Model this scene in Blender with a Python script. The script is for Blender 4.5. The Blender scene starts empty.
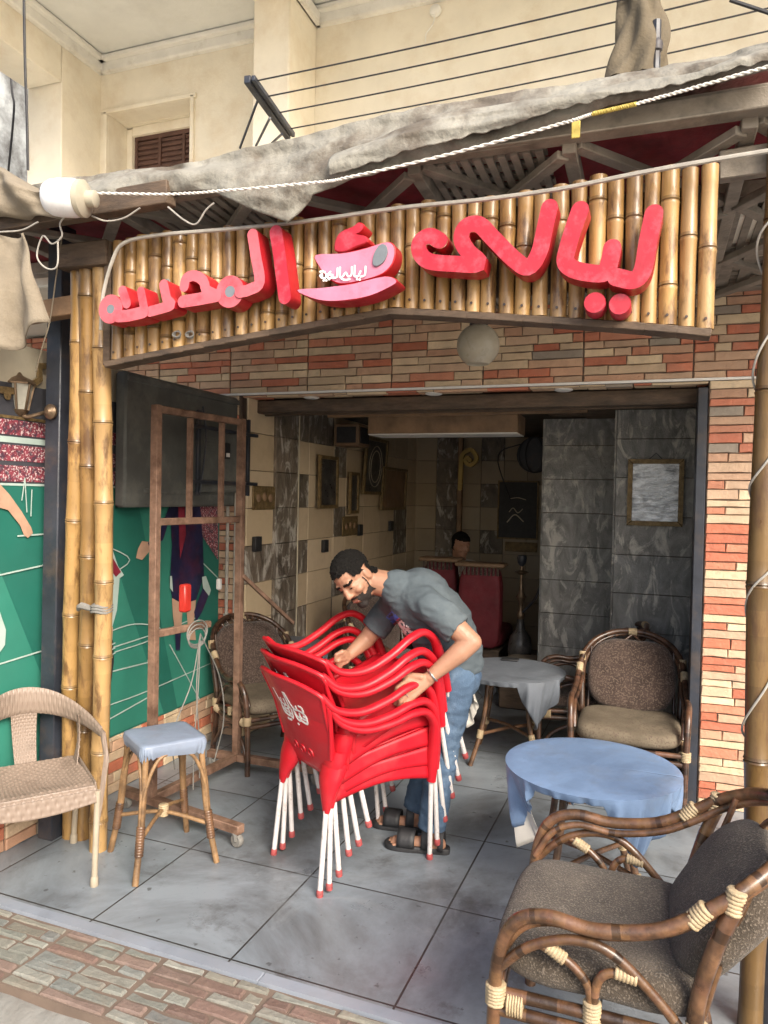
import bpy, bmesh, math, random
from mathutils import Vector, Matrix, noise
R = math.radians
scene = bpy.context.scene
COL = scene.collection
random.seed(11)

# ------------------------------------------------------------------ camera
F_PX, PITCH, ROLL, YAW, EYE = 735.846, 0.02173, 0.02003, 0.34990, 1.59875
_cy, _sy = math.cos(YAW), math.sin(YAW)
FWD = Vector((-_sy*math.cos(PITCH), _cy*math.cos(PITCH), -math.sin(PITCH)))
_r0 = Vector((_cy, _sy, 0)); _u0 = _r0.cross(FWD)
RGT = _r0*math.cos(ROLL) + _u0*math.sin(ROLL)
UPV = -_r0*math.sin(ROLL) + _u0*math.cos(ROLL)
cam_d = bpy.data.cameras.new('camera')
cam_d.sensor_fit = 'VERTICAL'; cam_d.sensor_height = 36.0
cam_d.lens = F_PX/1024*36.0
cam_d.clip_start = 0.05; cam_d.clip_end = 3000
cam = bpy.data.objects.new('camera', cam_d); COL.objects.link(cam)
mw = Matrix.Identity(4)
for i, ax in enumerate((RGT, UPV, -FWD)):
    for k in range(3): mw[k][i] = ax[k]
mw.translation = Vector((0, 0, EYE)); cam.matrix_world = mw
scene.camera = cam

# ------------------------------------------------------------------ light
SUN_EL, SUN_AZ = R(36), R(-45)          # azimuth measured from +X towards +Y
world = bpy.data.worlds.new('World'); scene.world = world; world.use_nodes = True
wn = world.node_tree.nodes; wl = world.node_tree.links
sky = wn.new('ShaderNodeTexSky'); sky.sky_type = 'NISHITA'; sky.sun_disc = False
sky.sun_elevation = SUN_EL; sky.sun_rotation = R(90) - SUN_AZ
sky.air_density = 0.9; sky.dust_density = 4.0; sky.ozone_density = 0.6
wl.new(sky.outputs[0], wn['Background'].inputs['Color'])
wn['Background'].inputs['Strength'].default_value = 0.15
sun_d = bpy.data.lights.new('sun', 'SUN'); sun_d.energy = 2.4; sun_d.angle = R(26); sun_d.color = (1.0, 0.93, 0.82)
sun = bpy.data.objects.new('sun', sun_d); COL.objects.link(sun)
_sd = Vector((math.cos(SUN_EL)*math.cos(SUN_AZ), math.cos(SUN_EL)*math.sin(SUN_AZ), math.sin(SUN_EL)))
sun.rotation_euler = _sd.to_track_quat('Z', 'Y').to_euler(); sun.location = (0, -3, 8)
scene.view_settings.view_transform = 'Standard'; scene.view_settings.look = 'None'
scene.view_settings.gamma = 1.0; scene.view_settings.use_curve_mapping = False
scene.view_settings.exposure = 0.95

# ------------------------------------------------------------------ from the photo's picture elements to metres
def ray(px, py): return RGT*((px-384)/F_PX) - UPV*((py-512)/F_PX) + FWD
def atY(px, py, Y):
    d = ray(px, py); return d*(Y/d.y) + Vector((0, 0, EYE))
def atX(px, py, X):
    d = ray(px, py); return d*(X/d.x) + Vector((0, 0, EYE))
def atZ(px, py, Z=0.0):
    d = ray(px, py); return d*((Z-EYE)/d.z) + Vector((0, 0, EYE))

# ------------------------------------------------------------------ mesh helpers
def spline(pts, n=6, closed=False):
    P = [tuple(map(float, p)) for p in pts]; out = []
    L = len(P); segs = L if closed else L-1
    for i in range(segs):
        if closed: a, b, c, d = P[(i-1) % L], P[i], P[(i+1) % L], P[(i+2) % L]
        else:
            b, c = P[i], P[i+1]
            a = P[i-1] if i else tuple(2*x-y for x, y in zip(b, c))
            d = P[i+2] if i+2 < L else tuple(2*x-y for x, y in zip(c, b))
        for k in range(n):
            t = k/n
            out.append(tuple(.5*((2*q)+(-p+r)*t+(2*p-5*q+4*r-s)*t*t+(-p+3*q-3*r+s)*t**3) for p, q, r, s in zip(a, b, c, d)))
    if not closed: out.append(P[-1])
    return out

OFF = {}
class MB:
    def __init__(s): s.v = []; s.f = []; s.m = []; s.c = []
    def add(s, vs, fs, m=0, c=(1, 1, 1), M=None):
        o = len(s.v)
        for p in vs:
            p = Vector(p); s.v.append(M @ p if M else p)
        for f in fs: s.f.append([i+o for i in f]); s.m.append(m); s.c.append(c)
    def box(s, c, size, bev=0.004, m=0, col=(1, 1, 1), M=None):
        hx, hy, hz = [x/2 for x in size]; h = (hx, hy, hz)
        b = min(bev, .45*min(size)); vs = []; idx = {}
        for sx in (-1, 1):
            for sy in (-1, 1):
                for sz in (-1, 1):
                    for a in range(3):
                        sg = (sx, sy, sz)
                        idx[(sx, sy, sz, a)] = len(vs)
                        vs.append([c[k] + sg[k]*(h[k] - (0 if k == a else b)) for k in range(3)])
        fs = []
        for a in range(3):
            o1, o2 = [k for k in range(3) if k != a]
            for sg in (-1, 1):
                q = []
                for u, w in ((-1, -1), (1, -1), (1, 1), (-1, 1)):
                    t = [0, 0, 0]; t[a] = sg; t[o1] = u; t[o2] = w; q.append(idx[(*t, a)])
                fs.append(q)
        if b > 0:
            for a in range(3):
                o1, o2 = [k for k in range(3) if k != a]
                for u in (-1, 1):
                    for w in (-1, 1):
                        t0 = [0, 0, 0]; t1 = [0, 0, 0]; t0[a] = -1; t1[a] = 1
                        for t in (t0, t1): t[o1] = u; t[o2] = w
                        fs.append([idx[(*t0, o1)], idx[(*t1, o1)], idx[(*t1, o2)], idx[(*t0, o2)]])
            for sx in (-1, 1):
                for sy in (-1, 1):
                    for sz in (-1, 1): fs.append([idx[(sx, sy, sz, a)] for a in range(3)])
        s.add(vs, fs, m, col, M); return s
    def bar(s, p, q, w, h, bev=.003, m=0, col=(1, 1, 1), up=(0, 0, 1)):
        p, q = Vector(p), Vector(q); d = q-p; L = d.length; x = d/L
        u = Vector(up)
        if abs(x.dot(u)) > .98: u = Vector((0, 1, 0))
        y = u.cross(x).normalized(); z = x.cross(y)
        M = Matrix((x, y, z)).transposed().to_4x4(); M.translation = (p+q)/2
        return s.box((0, 0, 0), (L, w, h), bev, m, col, M)
    def tube(s, pts, r, seg=8, sub=0, m=0, col=(1, 1, 1), cap=True, closed=False, cols=None, sq=1.0):
        n = len(pts); rr = list(r) if isinstance(r, (list, tuple)) else [r]*n
        P = [(*p, q) for p, q in zip(pts, rr)]
        if sub: P = spline(P, sub, closed)
        C = [Vector(p[:3]) for p in P]; rad = [p[3] for p in P]; n = len(C)
        T = []
        for i in range(n):
            a = C[i-1] if (i or closed) else C[i]; b = C[(i+1) % n] if (i+1 < n or closed) else C[i]
            t = b-a; T.append(t.normalized() if t.length > 1e-9 else Vector((0, 0, 1)))
        u = Vector((0, 0, 1)) if abs(T[0].z) < .9 else Vector((1, 0, 0))
        u = (u - T[0]*u.dot(T[0])).normalized(); o = len(s.v)
        for i in range(n):
            u = (u - T[i]*u.dot(T[i]))
            u = u.normalized() if u.length > 1e-6 else T[i].orthogonal().normalized()
            w = T[i].cross(u)
            for k in range(seg):
                a = 2*math.pi*k/seg
                s.v.append(C[i] + (u*math.cos(a) + w*math.sin(a)*sq)*rad[i])
        for i in range(n if closed else n-1):
            j = (i+1) % n; cc = cols[i] if cols else col
            for k in range(seg):
                k2 = (k+1) % seg
                s.f.append([o+i*seg+k, o+i*seg+k2, o+j*seg+k2, o+j*seg+k]); s.m.append(m); s.c.append(cc)
        if cap and not closed:
            s.f.append([o+k for k in range(seg)][::-1]); s.m.append(m); s.c.append(cols[0] if cols else col)
            s.f.append([o+(n-1)*seg+k for k in range(seg)]); s.m.append(m); s.c.append(cols[-1] if cols else col)
        return s
    def lathe(s, prof, c=(0, 0, 0), axis=(0, 0, 1), seg=24, m=0, col=(1, 1, 1), wob=0.0):
        ax = Vector(axis).normalized(); u = ax.orthogonal().normalized(); w = ax.cross(u); o = len(s.v); c = Vector(c)
        for r, h in prof:
            for k in range(seg):
                a = 2*math.pi*k/seg; rr = max(r, 1e-4)*(1 + wob*math.sin(3*a+h*40))
                s.v.append(c + ax*h + (u*math.cos(a)+w*math.sin(a))*rr)
        n = len(prof)
        for i in range(n-1):
            for k in range(seg):
                k2 = (k+1) % seg
                s.f.append([o+i*seg+k, o+i*seg+k2, o+(i+1)*seg+k2, o+(i+1)*seg+k]); s.m.append(m); s.c.append(col)
        for i in (0, n-1):
            s.f.append([o+i*seg+k for k in range(seg)]); s.m.append(m); s.c.append(col)
        return s
    def prism(s, poly, fn, d0, d1, m=0, col=(1, 1, 1), inset=0.0, ms=None):
        # poly: 2-D outline; fn(u, v, d) -> point; front at d1 with a chamfer of 'inset'
        n = len(poly); cx = sum(p[0] for p in poly)/n; cy = sum(p[1] for p in poly)/n
        o = len(s.v); ms = m if ms is None else ms
        lev = [(0, d0), (0, d1-inset if inset else d1)] + ([(inset, d1)] if inset else [])
        for ins, d in lev:
            for u, v in poly:
                L = math.hypot(u-cx, v-cy) or 1; k = max(0, 1-ins/L)
                s.v.append(Vector(fn(cx+(u-cx)*k, cy+(v-cy)*k, d)))
        for i in range(len(lev)-1):
            for k in range(n):
                k2 = (k+1) % n
                s.f.append([o+i*n+k, o+i*n+k2, o+(i+1)*n+k2, o+(i+1)*n+k]); s.m.append(ms); s.c.append(col)
        s.f.append([o+(len(lev)-1)*n+k for k in range(n)]); s.m.append(m); s.c.append(col)
        s.f.append([o+k for k in range(n)][::-1]); s.m.append(ms); s.c.append(col)
        return s
    def stroke(s, pts, w, fn, d0, d1, m=0, ms=None, sub=5, closed=False, col=(1, 1, 1)):
        # a flat band of width w along a 2-D path, with rounded ends, extruded from d0 to d1
        ms = m if ms is None else ms
        P = spline(pts, sub, closed) if sub else [tuple(p) for p in pts]; n = len(P); Lf = []; Rt = []; mid = []
        for i in range(n):
            a = P[i-1] if (i or closed) else P[i]; b = P[(i+1) % n] if (i+1 < n or closed) else P[i]
            tx, ty = b[0]-a[0], b[1]-a[1]; L = math.hypot(tx, ty) or 1; nx, ny = -ty/L*w/2, tx/L*w/2
            Lf.append((P[i][0]+nx, P[i][1]+ny)); Rt.append((P[i][0]-nx, P[i][1]-ny))
        def wall(loop, close):
            o = len(s.v); k = len(loop)
            for d in (d0, d1):
                for p in loop: s.v.append(Vector(fn(p[0], p[1], d)))
            for i in range(k if close else k-1):
                j = (i+1) % k
                s.f.append([o+i, o+j, o+k+j, o+k+i]); s.m.append(ms); s.c.append(col)
        o = len(s.v)
        for i, (p, q) in enumerate(zip(Lf, Rt)): s.v.append(Vector(fn(*p, d1+i*5e-5))); s.v.append(Vector(fn(*q, d1+i*5e-5)))
        for i in range(n if closed else n-1):
            j = (i+1) % n
            s.f.append([o+2*i, o+2*i+1, o+2*j+1, o+2*j]); s.m.append(m); s.c.append(col)
        if closed: wall(Lf, True); wall(Rt, True)
        else:
            def capm(i, sg):
                cx, cy = P[i]; a0 = math.atan2(Lf[i][1]-cy, Lf[i][0]-cx)
                return [(cx+w/2*math.cos(a0+sg*math.pi*k/8), cy+w/2*math.sin(a0+sg*math.pi*k/8)) for k in range(9)]
            e0 = capm(0, 1); e1 = capm(n-1, -1)
            for e in (e0, e1):
                o = len(s.v)
                for p in e: s.v.append(Vector(fn(*p, d1+(0 if e is e0 else (n-1)*5e-5)+2e-5)))
                s.f.append(list(range(o, o+len(e)))); s.m.append(m); s.c.append(col)
            wall(Lf + e1[1:-1] + Rt[::-1] + e0[::-1][1:-1], True)
        return s
    def grid(s, fn, nu, nv, m=0, col=(1, 1, 1), thick=0.0, cf=None):
        o = len(s.v)
        for i in range(nu+1):
            for j in range(nv+1): s.v.append(Vector(fn(i/nu, j/nv)))
        for i in range(nu):
            for j in range(nv):
                a = o+i*(nv+1)+j
                s.f.append([a, a+nv+1, a+nv+2, a+1]); s.m.append(m); s.c.append(cf(i/nu, j/nv) if cf else col)
        return s
    def build(s, name, mats, parent=None, loc=None, smooth=38, solid=0.0, subsurf=0, bevel=0.0):
        me = bpy.data.meshes.new(name)
        off = OFF.get(parent, Vector()) if parent else Vector(loc or (0, 0, 0))
        me.from_pydata([v-off for v in s.v], [], s.f)
        if not isinstance(mats, (list, tuple)): mats = [mats]
        for mt in mats: me.materials.append(mt)
        me.polygons.foreach_set('material_index', [min(i, len(mats)-1) for i in s.m])
        ca = me.color_attributes.new('col', 'FLOAT_COLOR', 'CORNER'); buf = []
        for p, c in zip(me.polygons, s.c): buf += [c[0], c[1], c[2], 1.0]*p.loop_total
        ca.data.foreach_set('color', buf)
        bm = bmesh.new(); bm.from_mesh(me); bmesh.ops.recalc_face_normals(bm, faces=bm.faces); bm.to_mesh(me); bm.free()
        if smooth:
            me.polygons.foreach_set('use_smooth', [True]*len(me.polygons)); me.set_sharp_from_angle(angle=R(smooth))
        me.update()
        ob = bpy.data.objects.new(name, me); COL.objects.link(ob)
        if parent: ob.parent = parent; OFF[ob] = off
        else: ob.location = off
        if solid: md = ob.modifiers.new('thickness', 'SOLIDIFY'); md.thickness = solid; md.offset = 0
        if bevel: md = ob.modifiers.new('edge', 'BEVEL'); md.width = bevel; md.segments = 2; md.limit_method = 'ANGLE'
        if subsurf: md = ob.modifiers.new('sub', 'SUBSURF'); md.levels = subsurf; md.render_levels = subsurf
        return ob

def tag(o, label, cat, group=None, kind=None):
    if kind: o['kind'] = kind
    if label: o['label'] = label
    if cat: o['category'] = cat
    if group: o['group'] = group
    return o
def structure(o): o['kind'] = 'structure'; return o
def thing(name, label, cat, loc=(0, 0, 0), rz=0.0, group=None, world=True):
    o = bpy.data.objects.new(name, None); COL.objects.link(o); o.empty_display_size = .1
    o.location = loc; o.rotation_euler = (0, 0, rz); tag(o, label, cat, group)
    OFF[o] = Vector(loc) if world else Vector((0, 0, 0))
    return o
def copy_tree(o, parent=None):
    c = o.copy(); COL.objects.link(c)
    if parent: c.parent = parent
    for ch in list(o.children): copy_tree(ch, c)
    return c
def remesh(mb, voxel, it=2, fac=.5):
    me = bpy.data.meshes.new('tmp'); me.from_pydata([tuple(v) for v in mb.v], [], mb.f)
    bm = bmesh.new(); bm.from_mesh(me); bmesh.ops.recalc_face_normals(bm, faces=bm.faces); bm.to_mesh(me); bm.free()
    ob = bpy.data.objects.new('tmp', me); COL.objects.link(ob)
    md = ob.modifiers.new('r', 'REMESH'); md.mode = 'VOXEL'; md.voxel_size = voxel
    if it: sm = ob.modifiers.new('s', 'SMOOTH'); sm.iterations = it; sm.factor = fac
    dg = bpy.context.evaluated_depsgraph_get(); dg.update()
    m2 = bpy.data.meshes.new_from_object(ob.evaluated_get(dg))
    bpy.data.objects.remove(ob); bpy.data.meshes.remove(me)
    return m2
def link_mesh(name, me, mats, parent, loc=None):
    me.materials.clear()
    for mt in (mats if isinstance(mats, (list, tuple)) else [mats]): me.materials.append(mt)
    off = OFF.get(parent, Vector()) if parent else Vector(loc or (0, 0, 0))
    me.transform(Matrix.Translation(-off)); me.polygons.foreach_set('use_smooth', [True]*len(me.polygons))
    me.update(); me.name = name
    ob = bpy.data.objects.new(name, me); COL.objects.link(ob)
    if parent: ob.parent = parent; OFF[ob] = off
    else: ob.location = off
    return ob

# ------------------------------------------------------------------ materials
def mat(name, col, rough=.6, var=.18, scale=6, bump=.15, bscale=70, metal=0.0, spec=.5, attr=False,
        dirt=None, damt=.5, dscale=3.0, dlo=.5, dhi=.7, stretch=(1, 1, 1), rvar=.12, coat=0.0, speck=None, sheen=0.0, dist=0.0):
    m = bpy.data.materials.new(name); m.use_nodes = True
    N = m.node_tree.nodes; L = m.node_tree.links; b = N['Principled BSDF']
    tc = N.new('ShaderNodeTexCoord'); mp = N.new('ShaderNodeMapping'); mp.inputs['Scale'].default_value = stretch
    L.new(tc.outputs['Object'], mp.inputs['Vector'])
    def nz(sc, det=5, ro=.6):
        n = N.new('ShaderNodeTexNoise'); n.inputs['Scale'].default_value = sc; n.inputs['Detail'].default_value = det
        n.inputs['Roughness'].default_value = ro; n.inputs['Distortion'].default_value = dist if sc < 40 else 0; L.new(mp.outputs[0], n.inputs['Vector']); return n
    def ramp(src, lo, hi, a=0.0, c=1.0):
        r = N.new('ShaderNodeMapRange'); r.inputs['From Min'].default_value = lo; r.inputs['From Max'].default_value = hi
        r.inputs['To Min'].default_value = a; r.inputs['To Max'].default_value = c; L.new(src, r.inputs['Value']); return r.outputs[0]
    def mix(mode, fac, A, B):
        x = N.new('ShaderNodeMix'); x.data_type = 'RGBA'; x.blend_type = mode
        for sock, val in ((x.inputs[0], fac), (x.inputs[6], A), (x.inputs[7], B)):
            if isinstance(val, (int, float)): sock.default_value = val
            elif isinstance(val, tuple): sock.default_value = (*val[:3], 1)
            else: L.new(val, sock)
        return x.outputs[2]
    n1 = nz(scale)
    lo = tuple(max(0, c*(1-var)) for c in col); hi = tuple(min(1, c*(1+var)) for c in col)
    c = mix('MIX', ramp(n1.outputs[0], .3, .7), lo, hi)
    if attr:
        a = N.new('ShaderNodeVertexColor'); a.layer_name = 'col'; c = mix('MULTIPLY', 1.0, c, a.outputs[0])
    if speck:
        n3 = nz(speck[1], 2, .5); c = mix('MIX', ramp(n3.outputs[0], speck[2], speck[2]+.06), c, speck[0])
    if dirt:
        n2 = nz(dscale, 8, .68); c = mix('MIX', ramp(n2.outputs[0], dlo, dhi, 0, damt), c, dirt)
    L.new(c, b.inputs['Base Color'])
    n4 = nz(scale*2.3, 4)
    L.new(ramp(n4.outputs[0], .3, .7, max(.03, rough-rvar), min(1, rough+rvar)), b.inputs['Roughness'])
    b.inputs['Metallic'].default_value = metal; b.inputs['Specular IOR Level'].default_value = spec
    b.inputs['Coat Weight'].default_value = coat; b.inputs['Coat Roughness'].default_value = .15
    b.inputs['Sheen Weight'].default_value = sheen
    if bump:
        bp = N.new('ShaderNodeBump'); bp.inputs['Strength'].default_value = bump; bp.inputs['Distance'].default_value = .01
        nb = nz(bscale, 4); L.new(nb.outputs[0], bp.inputs['Height']); L.new(bp.outputs[0], b.inputs['Normal'])
    return m

M = {}
M['stone'] = mat('printed stone cladding', (1, 1, 1), .55, .28, 18, .5, 60, attr=True, dirt=(.2, .15, .11), damt=.45, dscale=9, dlo=.5, dhi=.72)
M['mortar'] = mat('dark mortar', (.15, .11, .085), .9)
M['bamboo'] = mat('varnished bamboo', (1, 1, 1), .38, .28, 5, .12, 60, attr=True, stretch=(3, 3, .8), dirt=(.085, .04, .016), damt=.85, dscale=6, dlo=.50, dhi=.64, coat=.3)
M['timber'] = mat('old dark timber', (.10, .068, .045), .75, .4, 8, .4, 50, stretch=(1, 1, 4), dirt=(.03, .025, .022), damt=.6)
M['greytimber'] = mat('weathered grey timber', (.27, .235, .19), .8, .35, 12, .4, 60, dirt=(.08, .065, .05), damt=.6, dscale=6)
M['board'] = mat('brown board', (.24, .15, .085), .6, .3, 7, .2, 60, dirt=(.07, .045, .03), damt=.5)
M['redpanel'] = mat('dark red ceiling cloth', (.25, .022, .03), .75, .3, 4, .2, 90, dirt=(.05, .012, .012), damt=.7)
M['tarp'] = mat('dusty grey tarpaulin', (.25, .24, .205), .8, .3, 4, .8, 30, dirt=(.10, .08, .06), damt=.85, dscale=3.2, dlo=.47, dhi=.60)
M['tan'] = mat('tan canvas', (.225, .19, .14), .85, .2, 5, .35, 90, dirt=(.10, .08, .055), damt=.6, dscale=5)
M['rope'] = mat('white rope', (.72, .70, .64), .8, .15, 60, .3, 200)
M['cable'] = mat('grey white cable', (.36, .34, .30), .5, .2, 20, .1)
M['black'] = mat('black rubber', (.022, .022, .024), .55, .3, 20, .1)
M['iron'] = mat('black painted steel', (.028, .033, .045), .45, .35, 6, .15, 50, dirt=(.11, .075, .05), damt=.5, dscale=7)
M['rust'] = mat('rusty brown steel', (.21, .125, .085), .7, .35, 14, .3, 90, dirt=(.09, .045, .026), damt=.75, dscale=9, dlo=.46, dhi=.62)
M['red'] = mat('red painted letter', (.42, .018, .036), .4, .15, 8, .08, 60, dirt=(.46, .11, .14), damt=.6, dscale=16, dlo=.50, dhi=.66)
M['redside'] = mat('red letter side', (.42, .014, .022), .4, .2, 8, .08, 60)
M['pink'] = mat('faded pink letter face', (.56, .12, .145), .45, .15, 12, .1, 60, dirt=(.45, .03, .045), damt=.7, dscale=9, dlo=.5, dhi=.65)
M['pale'] = mat('faded pink cup face', (.58, .20, .30), .45, .15, 7, .1, 60, dirt=(.68, .10, .15), damt=.85, dscale=5, dlo=.47, dhi=.66)
M['grey'] = mat('grey disc', (.16, .18, .20), .5)
M['white'] = mat('white paint', (.80, .79, .76), .5, .06, 9, .05, dirt=(.5, .45, .38), damt=.4, dscale=6, dlo=.55, dhi=.75)
M['plaster'] = mat('cream painted plaster', (.78, .725, .60), .8, .07, 3, .25, 40, dirt=(.60, .49, .34), damt=.6, dscale=3.2, dlo=.48, dhi=.74)
M['ceilpaint'] = mat('pale grey ceiling paint', (.68, .69, .66), .85, .06, 3, .12, 40, dirt=(.48, .47, .43), damt=.4, dscale=2)
M['mould'] = mat('white cornice', (.74, .73, .68), .7, .08, 6, .15, 60, dirt=(.42, .38, .31), damt=.4, dscale=8, dlo=.55, dhi=.7)
M['shutter'] = mat('brown shutter', (.10, .05, .038), .6, .3, 9, .15)
M['oldwall'] = mat('weathered whitewash', (.40, .42, .42), .85, .25, 2, .4, 30, dirt=(.07, .065, .06), damt=.9, dscale=1.6, dlo=.44, dhi=.62)
M['rattan'] = mat('varnished rattan', (.13, .068, .035), .36, .5, 16, .15, 110, attr=True, dirt=(.035, .018, .011), damt=.75, dscale=13, dlo=.47, dhi=.64, coat=.3)
M['rattandark'] = mat('dark varnished rattan', (.075, .038, .022), .36, .45, 16, .15, 110, attr=True, dirt=(.02, .012, .009), damt=.7, dscale=12, dlo=.47, dhi=.64, coat=.3)
M['rattanlight'] = mat('pale stripped rattan', (.235, .14, .066), .5, .4, 18, .25, 110, dirt=(.07, .04, .022), damt=.75, dscale=10, dlo=.47, dhi=.62)
M['binding'] = mat('cream cane binding', (.40, .31, .19), .6, .25, 40, .35, 130, dirt=(.28, .19, .10), damt=.5, dscale=18)
M['fabric'] = mat('brown chenille', (.078, .062, .047), .95, .35, 14, .8, 190, speck=((.17, .14, .11), 190, .55), dirt=(.14, .118, .092), damt=.45, dscale=4, spec=.12, sheen=.15)
M['fabricdark'] = mat('dark brown chenille', (.062, .042, .034), .95, .35, 14, .7, 170, speck=((.13, .095, .075), 115, .53), spec=.15, sheen=.2)
M['fabrictan'] = mat('worn tan cushion', (.155, .128, .092), .92, .25, 10, .5, 150, speck=((.12, .09, .07), 100, .56), spec=.15)
M['redplastic'] = mat('red moulded plastic', (.48, .008, .018), .40, .12, 5, .06, 40, dirt=(.36, .045, .05), damt=.6, dscale=6, rvar=.12)
M['chip'] = mat('chipped white leg paint', (.56, .53, .52), .5, .1, 30, .2, 120, dirt=(.30, .25, .22), damt=.7, dscale=26, dlo=.55, dhi=.66)
M['redcap'] = mat('worn red rubber foot', (.34, .06, .06), .6, .35, 30, .1, dirt=(.12, .10, .09), damt=.7, dscale=14)
M['vinylstool'] = mat('dusty blue grey vinyl', (.20, .245, .325), .42, .12, 4, .12, 30, dirt=(.15, .16, .18), damt=.5, dscale=7)
M['vinyl'] = mat('blue grey vinyl', (.17, .255, .41), .40, .14, 4, .45, 11, dirt=(.15, .17, .20), damt=.5, dscale=5, rvar=.1)
M['vinylgrey'] = mat('grey vinyl', (.15, .168, .195), .42, .14, 4, .45, 11, dirt=(.10, .105, .115), damt=.5, dscale=5)
M['sheet'] = mat('off white lining', (.60, .57, .52), .6, .1, 5, .1)
M['wicker'] = mat('beige woven plastic', (.42, .325, .265), .5, .1, 8, .0)
M['beigeleg'] = mat('beige tube leg', (.36, .31, .235), .45, .12, 9, .1, dirt=(.25, .21, .16), damt=.4, dscale=12)
M['grnpitch'] = mat('printed pitch', (.018, .14, .105), .5, .18, 1.5, .06, 20, dirt=(.02, .09, .07), damt=.5, dscale=1.3)
M['grnpitch2'] = mat('printed pitch light', (.034, .205, .15), .5, .15, 1.5, .06, 20)
M['stand'] = mat('printed grandstand', (.05, .052, .062), .55, .3, 9, .05)
M['crowd'] = mat('printed crowd', (.22, .04, .06), .6, .5, 60, .0, speck=((.62, .50, .50), 110, .55), dirt=(.04, .03, .05), damt=.8, dscale=40, dlo=.5, dhi=.56)
M['navy'] = mat('printed navy kit', (.014, .014, .05), .5, .4, 8, .05, dirt=(.09, .012, .03), damt=.6, dscale=5)
M['skinprint'] = mat('printed skin', (.46, .29, .20), .5, .15, 12, .0)
M['whiteprint'] = mat('printed white', (.40, .50, .46), .5, .1, 12, .0)
M['maroon'] = mat('printed maroon', (.22, .02, .04), .5, .25, 10, .0)
M['cream'] = mat('cream panel', (.50, .45, .34), .7, .12, 5, .1)
M['tv'] = mat('matt dark grey plastic', (.10, .105, .098), .6, .3, 3, .12, 80, dirt=(.20, .20, .175), damt=.7, dscale=3)
M['concrete'] = mat('grey concrete', (.20, .195, .18), .9, .25, 7, .6, 30, dirt=(.12, .105, .09), damt=.6, dscale=5)
M['rubble'] = mat('dusty road', (.115, .105, .09), .95, .35, 5, 1.0, 22, dirt=(.09, .08, .07), damt=.6, dscale=7)
M['sill'] = mat('blue grey marble edging', (.25, .28, .33), .45, .2, 6, .1, 40, dirt=(.14, .135, .13), damt=.5)
M['tilebeige'] = mat('beige wall tile', (1, 1, 1), .42, .16, 5, .12, 40, attr=True, dirt=(.26, .19, .12), damt=.45, dscale=5, dlo=.5, dhi=.75)
M['slate'] = mat('veined grey stone tile', (1, 1, 1), .42, .65, 4, .45, 35, attr=True, dirt=(.56, .53, .47), damt=.85, dscale=3.5, dlo=.52, dhi=.62, stretch=(2.2, 2.2, 1), dist=1.6)
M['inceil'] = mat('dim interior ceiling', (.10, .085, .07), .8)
M['gilt'] = mat('tarnished gilt frame', (.21, .145, .065), .45, .4, 30, .6, 90, metal=.35)
M['darkpic'] = mat('dark picture', (.045, .042, .04), .35, .6, 14, .1, dirt=(.22, .19, .15), damt=.6, dscale=9, dlo=.58, dhi=.7)
M['silverpic'] = mat('crinkled silver sheet', (.58, .61, .64), .25, .55, 9, .7, 14, metal=.25, stretch=(1, 1, 3), dirt=(.10, .11, .12), damt=.7, dscale=6, dlo=.52, dhi=.62)
M['sofa'] = mat('deep red upholstery', (.13, .012, .018), .7, .25, 6, .2)
M['brass'] = mat('aged brass', (.20, .14, .09), .4, .4, 15, .2, metal=.7)
M['frost'] = mat('dusty opal glass', (.42, .385, .30), .35, .12, 5, .05, dirt=(.30, .25, .17), damt=.5, dscale=4)
M['opal'] = mat('opal white plastic', (.80, .81, .82), .35, .04, 8, .05, dirt=(.55, .53, .5), damt=.35, dscale=7)
M['lantglass'] = mat('dusty lantern glass', (.40, .39, .33), .3, .2, 8, .05)
M['skin'] = mat('tanned skin', (.36, .19, .12), .5, .1, 25, .15, 160, dirt=(.28, .13, .08), damt=.3, dscale=18)
M['hair'] = mat('short black hair', (.008, .007, .006), .75, .4, 90, 1.0, 260, spec=.2)
M['beard'] = mat('short dark beard', (.016, .011, .009), .85, .3, 90, .5, 190)
M['shirt'] = mat('washed grey cotton', (.085, .105, .118), .92, .14, 7, .25, 60, dirt=(.15, .175, .185), damt=.4, dscale=5, spec=.15)
M['denim'] = mat('washed blue denim', (.07, .112, .175), .9, .25, 7, .4, 200, dirt=(.22, .31, .41), damt=.65, dscale=6, dlo=.5, dhi=.68, spec=.2)
M['sandal'] = mat('black sandal leather', (.018, .018, .02), .55, .3, 12, .2)
M['eyew'] = mat('eye white', (.65, .6, .56), .3, .03)
M['lip'] = mat('lip', (.32, .13, .10), .5, .1)
M['silver'] = mat('silver bracelet', (.6, .6, .58), .3, .1, metal=.9)
M['blueprint'] = mat('blue print', (.06, .12, .42), .8, .2)
M['yellow'] = mat('yellow tape', (.46, .36, .08), .6, .15)
M['redbox'] = mat('red plastic case', (.52, .035, .025), .4, .15)
M['gold'] = mat('gold ornament', (.45, .32, .10), .45, .3, metal=.4)
M['khaki'] = mat('khaki cloth', (.13, .105, .068), .9, .25, 6, .4, 90, dirt=(.06, .048, .032), damt=.6, dscale=6)
M['street'] = mat('dusty street paled for bounce', (.42, .39, .34), .9, .3, 4, .5, 40, dirt=(.26, .24, .21), damt=.6)  # colour raised so the ground bounces light up under the canopy

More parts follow.
